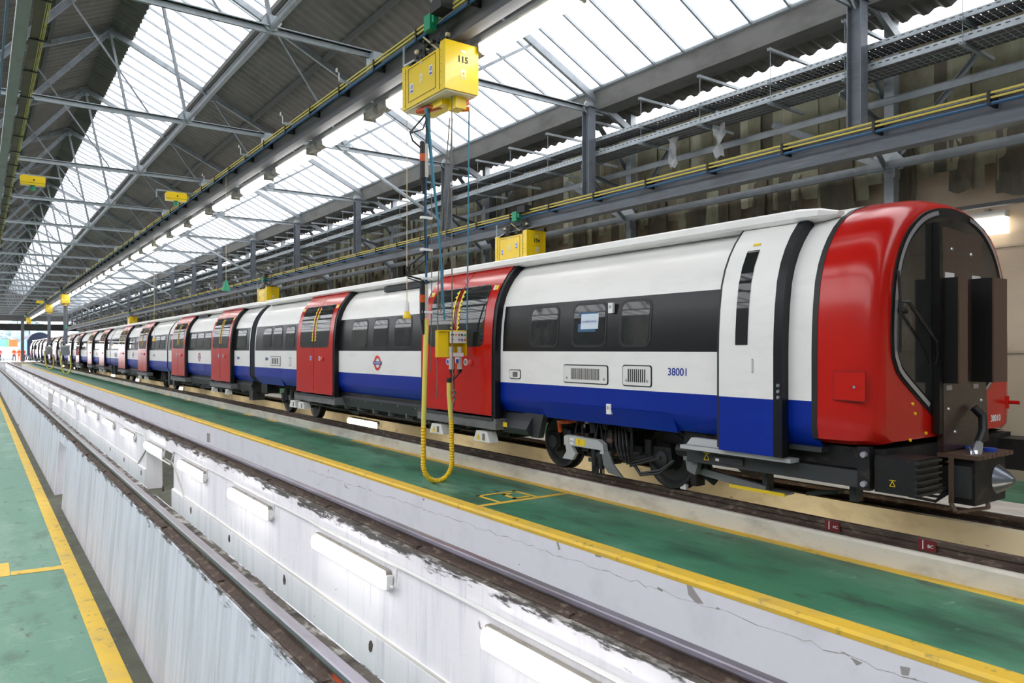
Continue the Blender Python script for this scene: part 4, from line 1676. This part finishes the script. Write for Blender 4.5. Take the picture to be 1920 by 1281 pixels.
# little hatch on the red side
b = MB()
rpatch(b, 3.04, 3.31, 1.10, 1.33, .01, .0065, 'rubber', smooth=False)
rpatch(b, 3.045, 3.305, 1.104, 1.326, .01, .0085, 'train_red', smooth=False)
b.lathe([(-.006, 0), (-.006, .012), (0, .014)], 'steel_bright', 'x', (-1.332, 3.13, 1.21), 12)
b.build('side_hatch', t)
b = MB()
b.tube([(1.12, 3.0, 1.0), (1.14, 2.90, 1.0)], .018, 'train_red', 8)
b.tube([(1.12, 3.0, .94), (1.12, 3.0, 1.06)], .02, 'train_red', 8)
b.build('hand_grip', t)
b = MB()
for x, z in ((-.66, .98), (-.48, .81), (-.74, .77), (-.70, 1.06)):
    b.lathe([(2.985, 0), (2.987, .013), (3.0, .014)], 'tag_yellow', 'y', (x, 0, z), 10)
b.build('marker_stud', t)
text('cab_number', '38010', .085, 'tag_white', (.86, 2.996, .86), (1, 0, 0), (0, 0, 1), t, .002)
# under the cab
b = MB()
b.box(-1.15, 1.15, 2.98, 5.0, .55, .72, 'under_black')
b.box(-1.20, -1.0, 3.15, 4.92, .41, .54, 'under_grey')
b.tube([(-1.10, 3.1, .46), (-1.10, 5.1, .50)], .07, 'under_black', 10)
b.build('cab_underframe', t)
for s in (-1, 1):
    b = MB()
    xa, xb = sorted((s * 1.20, s * .86))
    b.box(xa, xb, 2.72, 3.04, .40, .68, 'under_black')
    for k in range(6):
        z = .41 + k * .048
        b.box(xa - .012, xb + .012, 2.70, 2.735, z, z + .016, 'rubber')
    o = b.build('end_step', t)
    if s < 0:
        b = MB()
        x = -1.203
        tri = [(2.88, .46), (2.92, .46), (2.90, .50)]
        for p, q in zip(tri, tri[1:] + tri[:1]):
            b.bar((x, p[0], p[1]), (x, q[0], q[1]), .004, .004, 'tag_yellow')
        b.bar((x, 2.875, .505), (x, 2.925, .505), .004, .004, 'tag_yellow')
        b.build('triangle_mark', o)
b = MB()
b.box(-1.22, -1.16, 3.07, 3.17, .40, .74, 'under_black')
for z in (.45, .68):
    b.lathe([(-.03, 0), (-.03, .022), (0, .026)], 'silver_trim', 'x', (-1.22, 3.11, z), 12)
b.build('buffer_post', t)
b = MB()
b.prism([(3.55, .26), (3.85, .20), (3.85, .23), (3.55, .29)], -.85, -.75, 'under_grey', 'x')
b.build('guard_bracket', t)
b = MB()
b.box(-1.0, -.9, 3.3, 3.36, .25, .45, 'under_grey')
b.build('guard_bracket', t)
b = MB()
b.box(-1.0, -.9, 4.15, 4.2, .22, .45, 'under_grey')
b.build('guard_bracket', t)
b = MB()
b.bar((-1.0, 4.15, .22), (-1.0, 4.95, .30), .05, .07, 'grey_sill')
b.box(-1.05, -.92, 4.93, 5.0, .14, .30, 'under_black')
b.build('guard_bracket', t)
b = MB()
b.box(-1.02, -.88, 3.95, 4.55, .20, .215, 'galv')
b.box(-1.03, -1.02, 3.95, 4.55, .19, .22, 'tag_yellow')
b.build('step_plate', t)
# side notice strip and triangle
b = MB()
b.box(-1.215, -1.205, 4.25, 4.60, .44, .50, 'under_grey')
b.box(-1.217, -1.215, 4.52, 4.56, .455, .48, 'tag_white')
tri = [(4.64, .45), (4.70, .45), (4.67, .51)]
for p, q in zip(tri, tri[1:] + tri[:1]):
    b.bar((-1.21, p[0], p[1]), (-1.21, q[0], q[1]), .006, .006, 'tag_yellow')
b.bar((-1.21, 4.635, .515), (-1.21, 4.705, .515), .006, .006, 'tag_yellow')
b.build('triangle_mark', t)
# coupler
cp = empty('coupler', (.06, .30, -.06))
cp.parent = t
b = MB()
b.box(-.30, .28, 2.42, 2.62, .28, .66, 'under_black')
b.box(-.12, .12, 2.62, 3.3, .36, .56, 'under_black')
b.box(-.34, -.26, 2.44, 2.60, .34, .60, 'under_grey')
b.build('coupler_head', cp)
b = MB()
b.lathe([(2.30, 0), (2.30, .03), (2.34, .07), (2.42, .125)], 'cone_steel', 'y', (.14, 0, .46), 20)
b.build('coupler_cone', cp)
b = MB()
for k in range(8):
    b.box(-.38 + k * .085, -.31 + k * .085, 2.36, 2.72, .665, .70, 'brown_side')
b.box(-.40, .30, 2.70, 2.735, .68, .705, 'tag_yellow')
b.box(.0, .08, 2.40, 2.62, .70, .73, 'tag_blue')
b.build('coupler_cover', cp)
b = MB()
b.bar((-.42, 2.55, .68), (-.42, 2.55, .30), .03, .03, 'brown_side')
b.bar((-.42, 2.55, .30), (-.46, 2.50, .24), .03, .02, 'brown_side')
b.bar((-.46, 2.50, .24), (-.05, 2.42, .24), .03, .02, 'brown_side')
b.bar((-.05, 2.42, .24), (-.02, 2.45, .34), .03, .02, 'brown_side')
b.build('coupler_stirrup', cp)
b = MB()
b.tube([(.11, 2.60, 1.06), (.14, 2.54, .98), (.04, 2.50, .86), (-.10, 2.48, .76)], .035, 'rubber', 10)
b.build('air_hose', cp)
b = MB()
b.tube([(-.09, 2.48, .77), (-.19, 2.46, .70), (-.23, 2.45, .62)], [.035, .045, .02], 'steel_bright', 10)
b.tube([(-.21, 2.50, .74), (-.27, 2.46, .72), (-.28, 2.45, .66)], .014, 'steel_bright', 8)
b.build('hose_coupling', cp)
b = MB()
for k in range(5):
    xx = -.5 + k * .06
    b.tube([(xx, 3.0, .5), (xx - .1, 2.8, .34 + .02 * k), (xx + .05, 2.66, .30 + .03 * k), (-.2, 2.6, .40 + .03 * k)], .013, 'rubber', 6)
b.build('cable_loom', cp)
# ---- running gear of the leading carriage
bo = bogie(t, 5.52, 7.37)
bogie(t, 15.93, 17.69)
b = MB()
b.prism([(6.25, .36), (6.90, .36), (6.90, .46), (6.86, .48), (6.30, .47), (6.22, .43), (6.20, .32), (6.27, .32)], -1.12, -1.05, 'alu_panel', 'x')
b.prism([(6.82, .40), (6.90, .40), (6.87, .28), (6.94, .19), (6.76, .19), (6.70, .27)], -1.11, -1.07, 'alu_panel', 'x')
b.prism([(6.14, .36), (6.25, .36), (6.22, .20), (6.14, .12), (5.90, .09), (6.06, .22)], -1.11, -1.09, 'grey_sill', 'x')
sb = b.build('shoe_bracket', bo)
b = MB()
b.box(-1.123, -1.12, 6.52, 6.68, .375, .455, 'tag_yellow')
b.build('warning_label', sb)
b = MB()
b.box(-1.1235, -1.12, 6.71, 6.79, .425, .45, 'tag_white')
b.box(-1.1235, -1.12, 6.72, 6.79, .375, .40, 'tag_white')
b.box(-1.1235, -1.12, 6.81, 6.89, .375, .455, 'plug_grey')
b.build('label', sb)
text('lettering', '!', .08, 'ink_black', (-1.126, 6.62, .415), (0, -1, 0), (0, 0, 1), sb)
b = MB()
b.tube([(-1.05, 7.05, .50), (-1.10, 7.02, .62), (-1.08, 6.85, .64), (-1.0, 6.8, .66)], .03, 'horn_red', 8)
b.tube([(-1.02, 6.8, .66), (-1.0, 6.95, .70), (-.98, 7.0, .72)], .015, 'horn_red', 8)
for k in range(4):
    b.tube([(-1.02, 6.1 - .05 * k, .62), (-1.12, 6.0 - .06 * k, .45), (-1.10, 5.95 - .05 * k, .30 - .02 * k), (-1.0, 5.75 - .1 * k, .36)], .016, 'rubber', 6)
for k in range(2):
    b.tube([(-1.02, 5.85, .66), (-1.06, 5.85 - .03 * k, .30), (-1.10, 5.65, .16 + .02 * k), (-1.12, 5.35, .22 + .03 * k), (-1.12, 5.15, .38)], .014, 'rubber', 6)
b.build('hose', bo)['kind'] = 'stuff'
b = MB()
rnd = random.Random(4)
for k in range(26):
    yy, zz = rnd.uniform(6.1, 6.85), rnd.uniform(.18, .62)
    L = rnd.uniform(.04, .12)
    b.box(-1.06 + rnd.uniform(-.02, .08), -.9, yy, yy + L, zz, zz + rnd.uniform(.03, .10), rnd.choice(('under_black', 'under_grey', 'under_black', 'brown_side', 'plug_grey')))
for k in range(14):
    yy = 6.28 + k * .015
    b.tube([(-1.05, yy, .34), (-1.05, yy + rnd.uniform(-.02, .02), rnd.uniform(.05, .09))], .008, 'rubber', 5)
b.tube([(-1.06, 6.30, .42), (-1.06, 6.30, .14)], .035, 'rubber', 10)
b.tube([(-1.06, 6.42, .42), (-1.06, 6.42, .16)], .035, 'rubber', 10)
b.build('brake_gear', bo)
b = MB()
b.box(-1.14, -1.04, 4.84, 5.02, .40, .54, 'grey_sill')
b.prism([(4.84, .40), (5.0, .40), (4.98, .30), (4.88, .27)], -1.13, -1.06, 'grey_sill', 'x')
b.tube([(-1.0, 4.9, .45), (-.95, 4.85, .25), (-.9, 4.8, .2)], .06, 'under_black', 10)
b.build('axle_box', bo)
b = MB()
b.box(-.78, -.74, 5.30, 5.38, .02, .08, 'tag_white')
b.build('wheel_chock_tag', bo)
underfloor(t, 8.0, 15.4, 3)
b = MB()
b.prism([(-1.30, .50), (-1.24, .60), (-1.16, .70), (-1.10, .70), (-1.10, .40), (-1.24, .42)], 7.42, 8.0, 'under_grey')
b.prism([(7.30, .40), (7.45, .40), (7.6, .70), (7.2, .70)], -1.20, -1.12, 'under_grey', 'x')
b.box(-1.305, -1.30, 7.83, 7.97, .50, .56, 'tag_yellow')
b.build('side_skirt', t)
for yy in (8.05, 9.25, 15.35, 14.85):
    b = MB()
    b.prism([(yy, .28), (yy + .40, .28), (yy + .33, .42), (yy + .07, .42)], -1.42, -1.28, 'white_box', 'x')
    b.box(-1.423, -1.42, yy + .12, yy + .18, .30, .39, 'cable_grey')
    b.build('fuse_box', t)
for yy in (8.05, 9.25):
    b = MB()
    z = .30
    x = -1.424
    b.poly([(x, yy + .22, z), (x, yy + .32, z), (x, yy + .27, z + .09)], 'tag_yellow')
    b.poly([(x - .001, yy + .266, z + .02), (x - .001, yy + .274, z + .02), (x - .001, yy + .272, z + .06), (x - .001, yy + .268, z + .06)], 'ink_black')
    b.build('warning_sign', t)
b = MB()
b.box(-1.2, -1.0, 17.95, 18.4, .45, .70, 'under_black')
b.build('end_frame', t)
bellows(t, 18.55, 18.95)
tag(t, 'leading train carriage with red cab end, boarded front and number 38001', 'train carriage', 'carriages of the train')

# ---- following carriages
PL, PS = 14.1, 9.85
y = 18.96
short = standard_car(PS, ((1.45, 3.42), (6.80, 8.80)), False)
longc = standard_car(PL, ((3.45, 5.42), (8.80, 10.77)), True)
names = ['second carriage from the cab, a short white and blue one behind the number 38001 carriage', 'third carriage from the cab, a long one with bogies', 'fourth carriage from the cab, short and seen very steeply', 'fifth carriage from the cab, long and seen very steeply', 'sixth carriage from the cab, far down the shed', 'seventh carriage from the cab, far down the shed', 'eighth carriage, last but one at the far end of the shed', 'ninth and farthest carriage, by the open end of the shed']
ends = []
for i in range(8):
    proto = short if i % 2 == 0 else longc
    o = proto if i < 2 else copy_tree(proto)
    o.location = (CX, y, 0)
    ends.append((o, y))
    tag(o, names[i], 'train carriage', 'carriages of the train')
    y += (PS if i % 2 == 0 else PL) + .19
for o, s, yy in ((lead, '38001', 17.6), (short, '39001', 1.0), (longc, '36001', 2.4)):
    text('carriage_number', s, .10, 'ink_blue', (-1.3225, yy, 1.28), (0, -1, 0), (0, 0, 1), o, .001)

# ================================================================ OVERHEAD TROLLEY BOXES
def sticker(b, f, u, v, wd, hh, kind):
    """f maps face coordinates to a point; small pictogram label."""
    def q(u0, u1, v0, v1, lift, mt):
        b.poly([f(u0, v0, lift), f(u1, v0, lift), f(u1, v1, lift), f(u0, v1, lift)], mt)
    q(u - wd / 2, u + wd / 2, v - hh / 2, v + hh / 2, .002, 'tag_white')
    if kind == 'hand':
        pts = [f(u + wd * .36 * math.cos(2 * PI * k / 14), v + hh * .15 + wd * .36 * math.sin(2 * PI * k / 14), .003) for k in range(14)]
        b.poly(pts, 'tag_blue')
        q(u - wd * .4, u + wd * .4, v - hh * .42, v - hh * .22, .003, 'tag_blue')
        q(u - wd * .15, u - wd * .04, v + hh * .02, v + hh * .3, .004, 'tag_white')
        q(u + wd * .04, u + wd * .15, v + hh * .02, v + hh * .3, .004, 'tag_white')
    else:
        b.poly([f(u - wd * .4, v - hh * .08, .003), f(u + wd * .4, v - hh * .08, .003), f(u, v + hh * .42, .003)], 'tag_yellow')
        b.poly([f(u - wd * .06, v + hh * .0, .004), f(u + wd * .06, v + hh * .0, .004), f(u, v + hh * .26, .004)], 'ink_black')
        q(u - wd * .4, u + wd * .4, v - hh * .42, v - hh * .2, .003, 'tag_yellow')

def trolley_box(number, ped=True):
    t = empty('trolley_box')
    L, W, H = 1.16, .50, .62
    b = MB()
    b.prism([(0, 0), (L, 0), (L, H - .02), (L - .13, H - .02), (L - .16, H - .07), (.15, H - .07), (.12, H), (0, H)], -W / 2, W / 2, 'hoist_yellow', 'x')
    bd = b.build('box_body', t)
    b = MB()
    x = -W / 2 - .003
    for (a, c) in (((.24, .07), (.24, .52)), ((.24, .52), (.98, .52)), ((.98, .52), (.98, .07)), ((.24, .07), (.98, .07)), ((.14, .02), (.14, .55)), ((L - .10, .02), (L - .10, .55))):
        b.bar((x, a[0], a[1]), (x, c[0], c[1]), .006, .004, 'rail_rust')
    for k in range(6):
        for yy in (.10, L - .06):
            b.lathe([(-.006, 0), (0, .006)], 'steel_bright', 'x', (x, yy, .06 + k * .09), 6)
    b.build('panel_joint', bd)
    b = MB()
    fl = lambda u, v, l: (-W / 2 - .002 - l, u, v)
    ff = lambda u, v, l: (u, -.001 - l, v)
    sticker(b, fl, .36, .33, .085, .13, 'hand')
    b.build('sticker', bd)
    b = MB()
    sticker(b, fl, .62, .30, .075, .12, 'warn')
    b.build('sticker', bd)
    b = MB()
    sticker(b, fl, .88, .24, .085, .13, 'hand')
    b.build('sticker', bd)
    b = MB()
    sticker(b, ff, .02, .22, .08, .11, 'warn')
    b.build('sticker', bd)
    b = MB()
    b.poly([fl(.60, .50, .002), fl(.66, .50, .002), fl(.66, .53, .002), fl(.60, .53, .002)], 'tag_white')
    b.build('sticker', bd)
    b = MB()
    b.poly([ff(-.02, .50, .002), ff(.05, .50, .002), ff(.05, .53, .002), ff(-.02, .53, .002)], 'tag_white')
    b.build('sticker', bd)
    if number:
        text('number', number, .11, 'ink_black', (.01, -.003, .405), (1, 0, 0), (0, 0, 1), bd, .003)
    b = MB()
    b.box(-W / 2 + .02, W / 2 - .02, .02, L - .02, -.02, 0, 'wood_cream')
    b.build('bottom_panel', t)
    b = MB()
    b.box(-.12, .10, .30, .85, -.10, -.02, 'hoist_yellow')
    b.box(-.02, .14, .12, .32, -.17, -.02, 'hoist_yellow')
    b.build('hook_housing', t)
    b = MB()
    b.tube([(-.18, .86, -.07), (-.12, .70, -.07), (-.05, .45, -.07)], [.03, .05, .045], 'horn_red', 12)
    b.tube([(.12, .20, -.15), (.20, .14, -.15)], [.04, .03], 'orange', 12)
    b.tube([(.16, .25, -.05), (.19, .18, -.05)], [.04, .05], 'orange', 12)
    b.build('warning_horn', t)
    b = MB()
    rnd = random.Random(1)
    for yy in (.22, .80):
        b.box(-.10, -.085, yy, yy + .16, H - .05, H + .26, 'under_grey')
        b.box(.085, .10, yy, yy + .16, H - .05, H + .26, 'under_grey')
        for xx in (-.075, .075):
            b.lathe([(-.02, 0), (-.02, .05), (.02, .05), (.02, 0)], 'under_black', 'x', (xx, yy + .08, H + .12), 14)
    for k in range(22):
        xx, yy, zz = rnd.uniform(-.22, .05), rnd.uniform(.15, 1.0), H - .05 + rnd.uniform(0, .22)
        b.box(xx, xx + rnd.uniform(.02, .07), yy, yy + rnd.uniform(.03, .10), zz, zz + rnd.uniform(.02, .07), rnd.choice(('under_black', 'under_grey', 'under_black', 'wood_cream')))
    b.bar((-.30, 1.02, H + .22), (-.30, 1.02, H - .05), .02, .02, 'galv_light')
    b.bar((-.30, 1.02, H - .05), (-.20, .90, H + .02), .02, .02, 'galv_light')
    b.bar((-.26, .55, H + .20), (-.10, .45, H + .05), .02, .02, 'wood_cream')
    b.build('carriage_frame', t)
    b = MB()
    b.box(-.30, -.20, .30, .46, H + .22, H + .42, 'green_plastic')
    b.box(-.29, -.22, .22, .27, H + .28, H + .40, 'green_plastic')
    b.build('current_collector', t)
    b = MB()
    b.box(-.34, -.16, -.05, .22, H + .36, H + .50, 'rubber')
    b.build('end_stop', t)
    return t
B1 = trolley_box('115')
B1.location = (5.02, 8.08, 4.80)
tag(B1, 'large yellow trolley box numbered 115 hanging from the middle runway', 'trolley box', 'yellow trolley boxes')
B2 = copy_tree(B1)
for o in list(B2.children_recursive):
    if o.name.startswith('number'):
        par = o.parent
        bpy.data.objects.remove(o)
        text('number', '154', .11, 'ink_black', (.01, -.003, .405), (1, 0, 0), (0, 0, 1), par, .003)
B2.location = (9.50, 12.35, 3.38)
tag(B2, 'yellow trolley box numbered 154 above the train roof on the right-hand runway', 'trolley box', 'yellow trolley boxes')
for x, yy, z, lab in ((9.50, 29.5, 3.38, 'yellow trolley box on the right-hand runway above the second carriage'), (9.50, 62, 3.38, 'small far yellow trolley box on the right-hand runway'),
                      (5.02, 61, 4.80, 'larger of the far yellow trolley boxes on the middle runway'), (5.02, 76, 4.80, 'yellow trolley box farther along the middle runway with a hose below'), (5.02, 108, 4.80, 'farthest yellow trolley box, close to the open end of the shed')):
    o = copy_tree(B2 if x > 9 else B1)
    for q in list(o.children_recursive):
        if q.name.startswith('number'):
            bpy.data.objects.remove(q)
    o.location = (x, yy, z)
    tag(o, lab, 'trolley box', 'yellow trolley boxes')

# small signal boxes with a green lamp
def signal_box():
    t = empty('signal_box')
    b = MB()
    b.prism([(-.25, -.11), (.25, -.11), (.26, .08), (.23, .11), (-.23, .11), (-.26, .08)], -.10, .10, 'hoist_yellow', 'y')
    b.build('box_body', t)
    b = MB()
    b.lathe([(-.104, 0), (-.104, .02), (-.10, .02)], 'ink_black', 'y', (.02, 0, .01), 10)
    b.box(-.255, .255, -.103, -.10, -.062, -.055, 'rail_rust')
    b.build('lens', t)
    b = MB()
    b.tube([(.0, 0, -.11), (.0, 0, -.23)], .055, 'green_plastic', 12)
    b.build('green_lamp', t)
    b = MB()
    b.bar((-.46, .12, .16), (.62, .12, .16), .03, .04, 'galv')
    b.bar((.0, .05, .16), (.0, .05, .10), .03, .03, 'galv')
    b.bar((-.45, .12, .18), (-.45, .12, -.04), .03, .03, 'galv')
    b.build('bracket_arm', t)
    return t
sg = signal_box()
sg.location = (4.28, 21.3, 5.57)
tag(sg, 'small yellow signal box with green lamp beside the middle runway', 'signal box', 'signal boxes')
for x, yy, z, lab in ((1.07, 21.3, 5.57, 'small yellow signal box with green lamp near the left runway girder'), (10.3, 22.4, 4.62, 'small yellow signal box half hidden behind the right-hand runway'), (4.28, 75, 5.57, 'far small yellow signal box high above the middle runway')):
    o = copy_tree(sg)
    o.location = (x, yy, z)
    tag(o, lab, 'signal box', 'signal boxes')
for yy, k in ((13.9, 0), (16.65, 1), (19.9, 2), (11.2, 3)):
    b = MB()
    b.bar((4.66, yy, 5.78), (4.88, yy, 5.78), .02, .04, 'galv_light')
    b.tube([(4.66, yy, 5.78), (4.66, yy, 5.90), (4.63, yy, 5.92)], .008, 'tag_white', 6)
    b.lathe([(-.006, .022), (.006, .022), (.006, .032), (-.006, .032), (-.006, .022)], 'tag_white', 'x', (4.62, yy, 5.94), 12)
    tag(b.build('eye_hook'), 'small white eye hook on an arm beside the middle runway, %s' % nth(k), 'hook', 'eye hooks beside the runway')

# ================================================================ SUPPLY CABLES AND HOSE
def supply_cables(full=True):
    """origin: under the trolley box at floor height of the walkway frame (x along -x.., y depth)."""
    t = empty('supply_hose')
    def P(pts):
        return pts
    pts = [(-.25, 0, 1.90), (-.27, 0, 1.2), (-.29, 0, .5)]
    b = MB()
    b.tube(pts, .032, 'hose_pale', 12)
    b.build('hose_sleeve', t)
    b = MB()
    b.tube([(.10, 0, 1.10), (.10, 0, .90), (.13, 0, .56)], .032, 'hose_pale', 12)
    b.build('hose_sleeve', t)
    b = MB()
    # corrugated loop
    path = []
    n = 110
    cx, r = -.065, .225
    for i in range(n + 1):
        u = i / n
        if u < .22:
            p = (-.29 - .004 * (u / .22), 0, .5 - .50 * u / .22)
        elif u < .72:
            a = PI + PI * (u - .22) / .5
            p = (-.075 + .219 * math.cos(a), 0, 0.0 + .245 * math.sin(a))
        else:
            p = (.144 - .012 * (u - .72) / .28, 0, .56 * (u - .72) / .28)
        path.append(p)
    b.tube(path, [.036 if i % 2 else .029 for i in range(n + 1)], 'hose_yellow', 10)
    b.build('corrugated_hose', t)
    return t
H1 = supply_cables()
H1.location = (5.04, 8.6, 0)
tag(H1, 'yellow looped supply hose hanging over the green walkway in front of the red doors', 'hose')

# control box
t = empty('control_box', (5.15, 8.55, 1.56))
b = MB()
b.box(-.22, -.06, -.02, .06, -.16, .19, 'hoist_yellow')
b.box(-.06, .20, .04, .06, -.14, .19, 'hoist_yellow')
b.box(.185, .20, -.06, .05, -.14, .19, 'hoist_yellow')
b.box(-.22, .20, -.05, .06, .185, .20, 'hoist_yellow')
b.build('box_body', t)
b = MB()
b.box(-.06, .185, -.07, -.045, .03, .185, 'tag_white')
pn = b.build('button_panel', t)
for i, (u, v, mt) in enumerate(((.02, .14, 'button_orange'), (.07, .14, 'cable_grey'), (.115, .14, 'ink_black'), (.16, .14, 'button_green'), (-.035, .075, 'tag_blue'), (.07, .075, 'cable_grey'), (.115, .075, 'tag_blue'), (.16, .075, 'horn_red'))):
    b = MB()
    b.lathe([(-.088, 0), (-.088, .011), (-.07, .013)], mt, 'y', (u, 0, v), 12)
    b.build('push_button', pn)
b = MB()
b.box(-.055, -.01, -.0725, -.07, .13, .15, 'ink_black')
b.build('switch_label', pn)
b = MB()
for u in (-.035, .095):
    b.tube([(u, -.05, -.02), (u, -.05, -.14)], .034, 'plug_grey', 14)
    b.tube([(u, -.05, -.14), (u, -.05, -.32)], [.03, .036], 'plug_grey', 14)
    b.tube([(u, -.05, -.32), (u, -.05, -.37)], [.034, .02], 'rubber', 14)
b.box(-.06, .13, -.09, -.05, -.15, -.10, 'tag_white')
b.build('plug', t)
b = MB()
b.box(.0, .055, -.095, -.085, -.24, -.16, 'tag_white')
b.box(.008, .047, -.098, -.095, -.235, -.185, 'tag_blue')
b.build('tag_label', t)
b = MB()
b.tube([(-.035, -.05, -.36), (-.02, -.03, -.43), (.0, .03, -.50)], .012, 'rubber', 8)
b.tube([(.095, -.05, -.36), (.04, -.03, -.43), (.0, .04, -.50)], .012, 'rubber', 8)
b.tube([(.03, -.05, -.16), (.045, -.04, -.32), (.01, .03, -.46)], .006, 'out_orange', 6)
b.tube([(-.01, .05, -.44), (-.01, .05, -.50)], .036, 'rubber', 12)
b.build('cable_tail', t)
tag(t, 'yellow control box with a white button panel hanging in front of the red doors', 'control box')

# hanging cable bundle
t = empty('cable_bundle', (4.85, 8.6, 0))
def cable(name, pts, r, mt, n=8):
    b = MB()
    b.tube(pts, r, mt, n)
    return b.build(name, t)
cable('cable', [(.0, .12, 4.72), (-.02, .05, 4.3), (-.06, 0, 3.9), (-.07, 0, 3.4), (-.06, 0, 2.8), (-.06, 0, 1.95)], .016, 'cable_blue')
cable('cable', [(.02, .12, 4.72), (-.03, .05, 4.35), (-.08, 0, 3.85), (-.08, 0, 3.0), (-.04, 0, 2.0)], .012, 'rubber')
cable('cable', [(.05, .12, 4.70), (-.30, 0, 4.32), (-.26, 0, 4.22), (-.10, 0, 4.12), (-.06, 0, 3.9)], .013, 'rubber')
cable('cable', [(.06, .12, 4.72), (-.10, .02, 4.40), (-.30, 0, 4.31)], .010, 'rubber')
cable('cable', [(-.02, 0, 3.0), (-.10, 0, 2.75), (-.36, 0, 2.55), (-.34, 0, 2.46), (-.12, 0, 2.42), (-.06, 0, 2.3)], .013, 'rubber')
cable('cable', [(-.04, 0, 2.9), (-.04, 0, 2.7), (-.30, 0, 2.50), (-.33, 0, 2.43), (-.12, 0, 2.38)], .009, 'rubber')
cable('cable', [(.0, .1, 4.72), (.04, 0, 3.8), (.12, 0, 3.2), (.17, 0, 2.6), (.18, 0, 2.3), (.22, 0, 1.9)], [.03, .022, .014, .018, .02, .012], 'cable_teal')
cable('wire_rope', [(.05, .1, 4.72), (.02, 0, 3.5), (.02, 0, 2.0), (.0, 0, 1.2)], .006, 'cable_grey', 6)
cable('wire_rope', [(.30, .0, 4.62), (.20, 0, 3.5), (.12, 0, 2.4), (.10, 0, .85)], .008, 'cable_grey', 6)
cable('wire_rope', [(.34, .0, 4.62), (.28, 0, 3.6), (.20, 0, 2.6), (.16, 0, 2.0)], .008, 'cable_grey', 6)
cable('wire_rope', [(.48, -.2, 4.75), (.50, -.15, 3.5), (.51, -.1, 1.76)], .010, 'cable_teal', 6)
for dz in (4.05, 2.20):
    b = MB()
    b.tube([(-.12, 0, dz + .18), (-.12, 0, dz - .30)], .034, 'rubber', 10)
    b.tube([(-.12, 0, dz + .02), (-.12, 0, dz - .08)], .037, 'horn_red', 10)
    b.box(-.09, -.04, -.02, .02, dz - .28, dz + .16, 'plug_grey')
    b.tube([(-.12, 0, dz - .30), (-.10, 0, dz - .5)], [.025, .015], 'rubber', 10)
    b.build('cable_connector', t)
for dz in (3.22, 2.80, 2.42, 1.98):
    b = MB()
    b.box(-.14, .02, -.03, .03, dz, dz + .03, 'tag_white')
    b.build('cable_clamp', t)
tag(t, 'bundle of black, blue and teal cables hanging from the trolley box numbered 115', 'cable')
t = empty('frayed_rope', (5.02, 8.2, 0))
b = MB()
b.tube([(-.08, 0, 4.76), (-.08, 0, 2.9), (-.07, 0, 1.2), (-.06, .02, .98)], .008, 'cable_grey', 6)
b.tube([(-.06, 0, .98), (-.03, .01, .93), (-.07, 0, .90), (-.03, 0, .87), (-.06, 0, .82), (-.07, 0, .68)], [.02, .025, .015, .02, .012, .004], 'cable_grey', 7)
b.build('knotted_rope', t)
tag(t, 'frayed grey rope with a knotted end hanging beside the yellow hose', 'rope')

# pull cords
def pull_cord(z_top, z_bot, kind):
    t = empty('pull_cord')
    b = MB()
    b.tube([(0, 0, z_top), (0, 0, z_bot + .2)], .006, 'cord_cream', 6)
    b.build('cord', t)
    b = MB()
    if kind == 'bulb':
        b.lathe([(z_bot + .24, .0), (z_bot + .24, .02), (z_bot + .14, .035), (z_bot + .10, .035)], 'tag_white', 'z', (0, 0, 0), 12)
        b.lathe([(z_bot + .10, .03), (z_bot + .04, .055), (z_bot, .055), (z_bot, 0)], 'hoist_yellow', 'z', (0, 0, 0), 12)
    else:
        b.lathe([(z_bot + .28, .0), (z_bot + .28, .015), (z_bot, .12), (z_bot, 0)], 'green_plastic', 'z', (0, 0, 0), 14)
    b.build('pull_handle', t)
    return t
for x, yy, zt, zb, kd, lab in ((4.82, 9.2, 4.79, 1.93, 'bulb', 'cream cord with a yellow-ended handle left of the cable bundle'), (4.98, 19.05, 5.8, 2.95, 'cone', 'green cone handle on a thin cord above the second carriage'),
                           (4.98, 28.3, 5.5, 1.80, 'bulb', 'cream cord with yellow handle in front of the third carriage'), (4.98, 46.8, 5.5, 1.80, 'bulb', 'thin far cream cord in front of the fifth carriage'), (4.98, 60, 5.5, 2.95, 'cone', 'farthest green cone handle on a cord')):
    o = pull_cord(zt, zb, kd)
    o.location = (x, yy, 0)
    tag(o, lab, 'pull cord', 'hanging pull cords')

# far supply hoses with hanging poles
for yy, lab in ((61.5, 'far yellow hose and control unit hanging over the walkway, the wider loop'), (76.5, 'farthest yellow hose and control unit hanging over the walkway')):
    t = empty('supply_unit', (5.05, yy, 0))
    b = MB()
    b.tube([(0, 0, 4.6), (0, 0, 1.9)], .13, 'beam_blue', 8)
    b.build('hanging_pole', t)
    b = MB()
    b.box(-.30, .25, -.15, .15, 1.1, 1.75, 'galv')
    b.box(-.32, .27, -.17, .17, 1.70, 1.82, 'plug_grey')
    b.build('control_unit', t)
    b = MB()
    pts = [(-.35 + .02 * k, 0, 1.4 - k * .18) for k in range(8)] + [(-.1, 0, -.18), (.1, 0, -.2), (.28, 0, -.05), (.34, 0, .3), (.30, 0, 1.1)]
    b.tube(pts, .055, 'hose_pale', 8)
    b.build('hose', t)
    tag(t, lab, 'supply hose', 'far supply hoses')
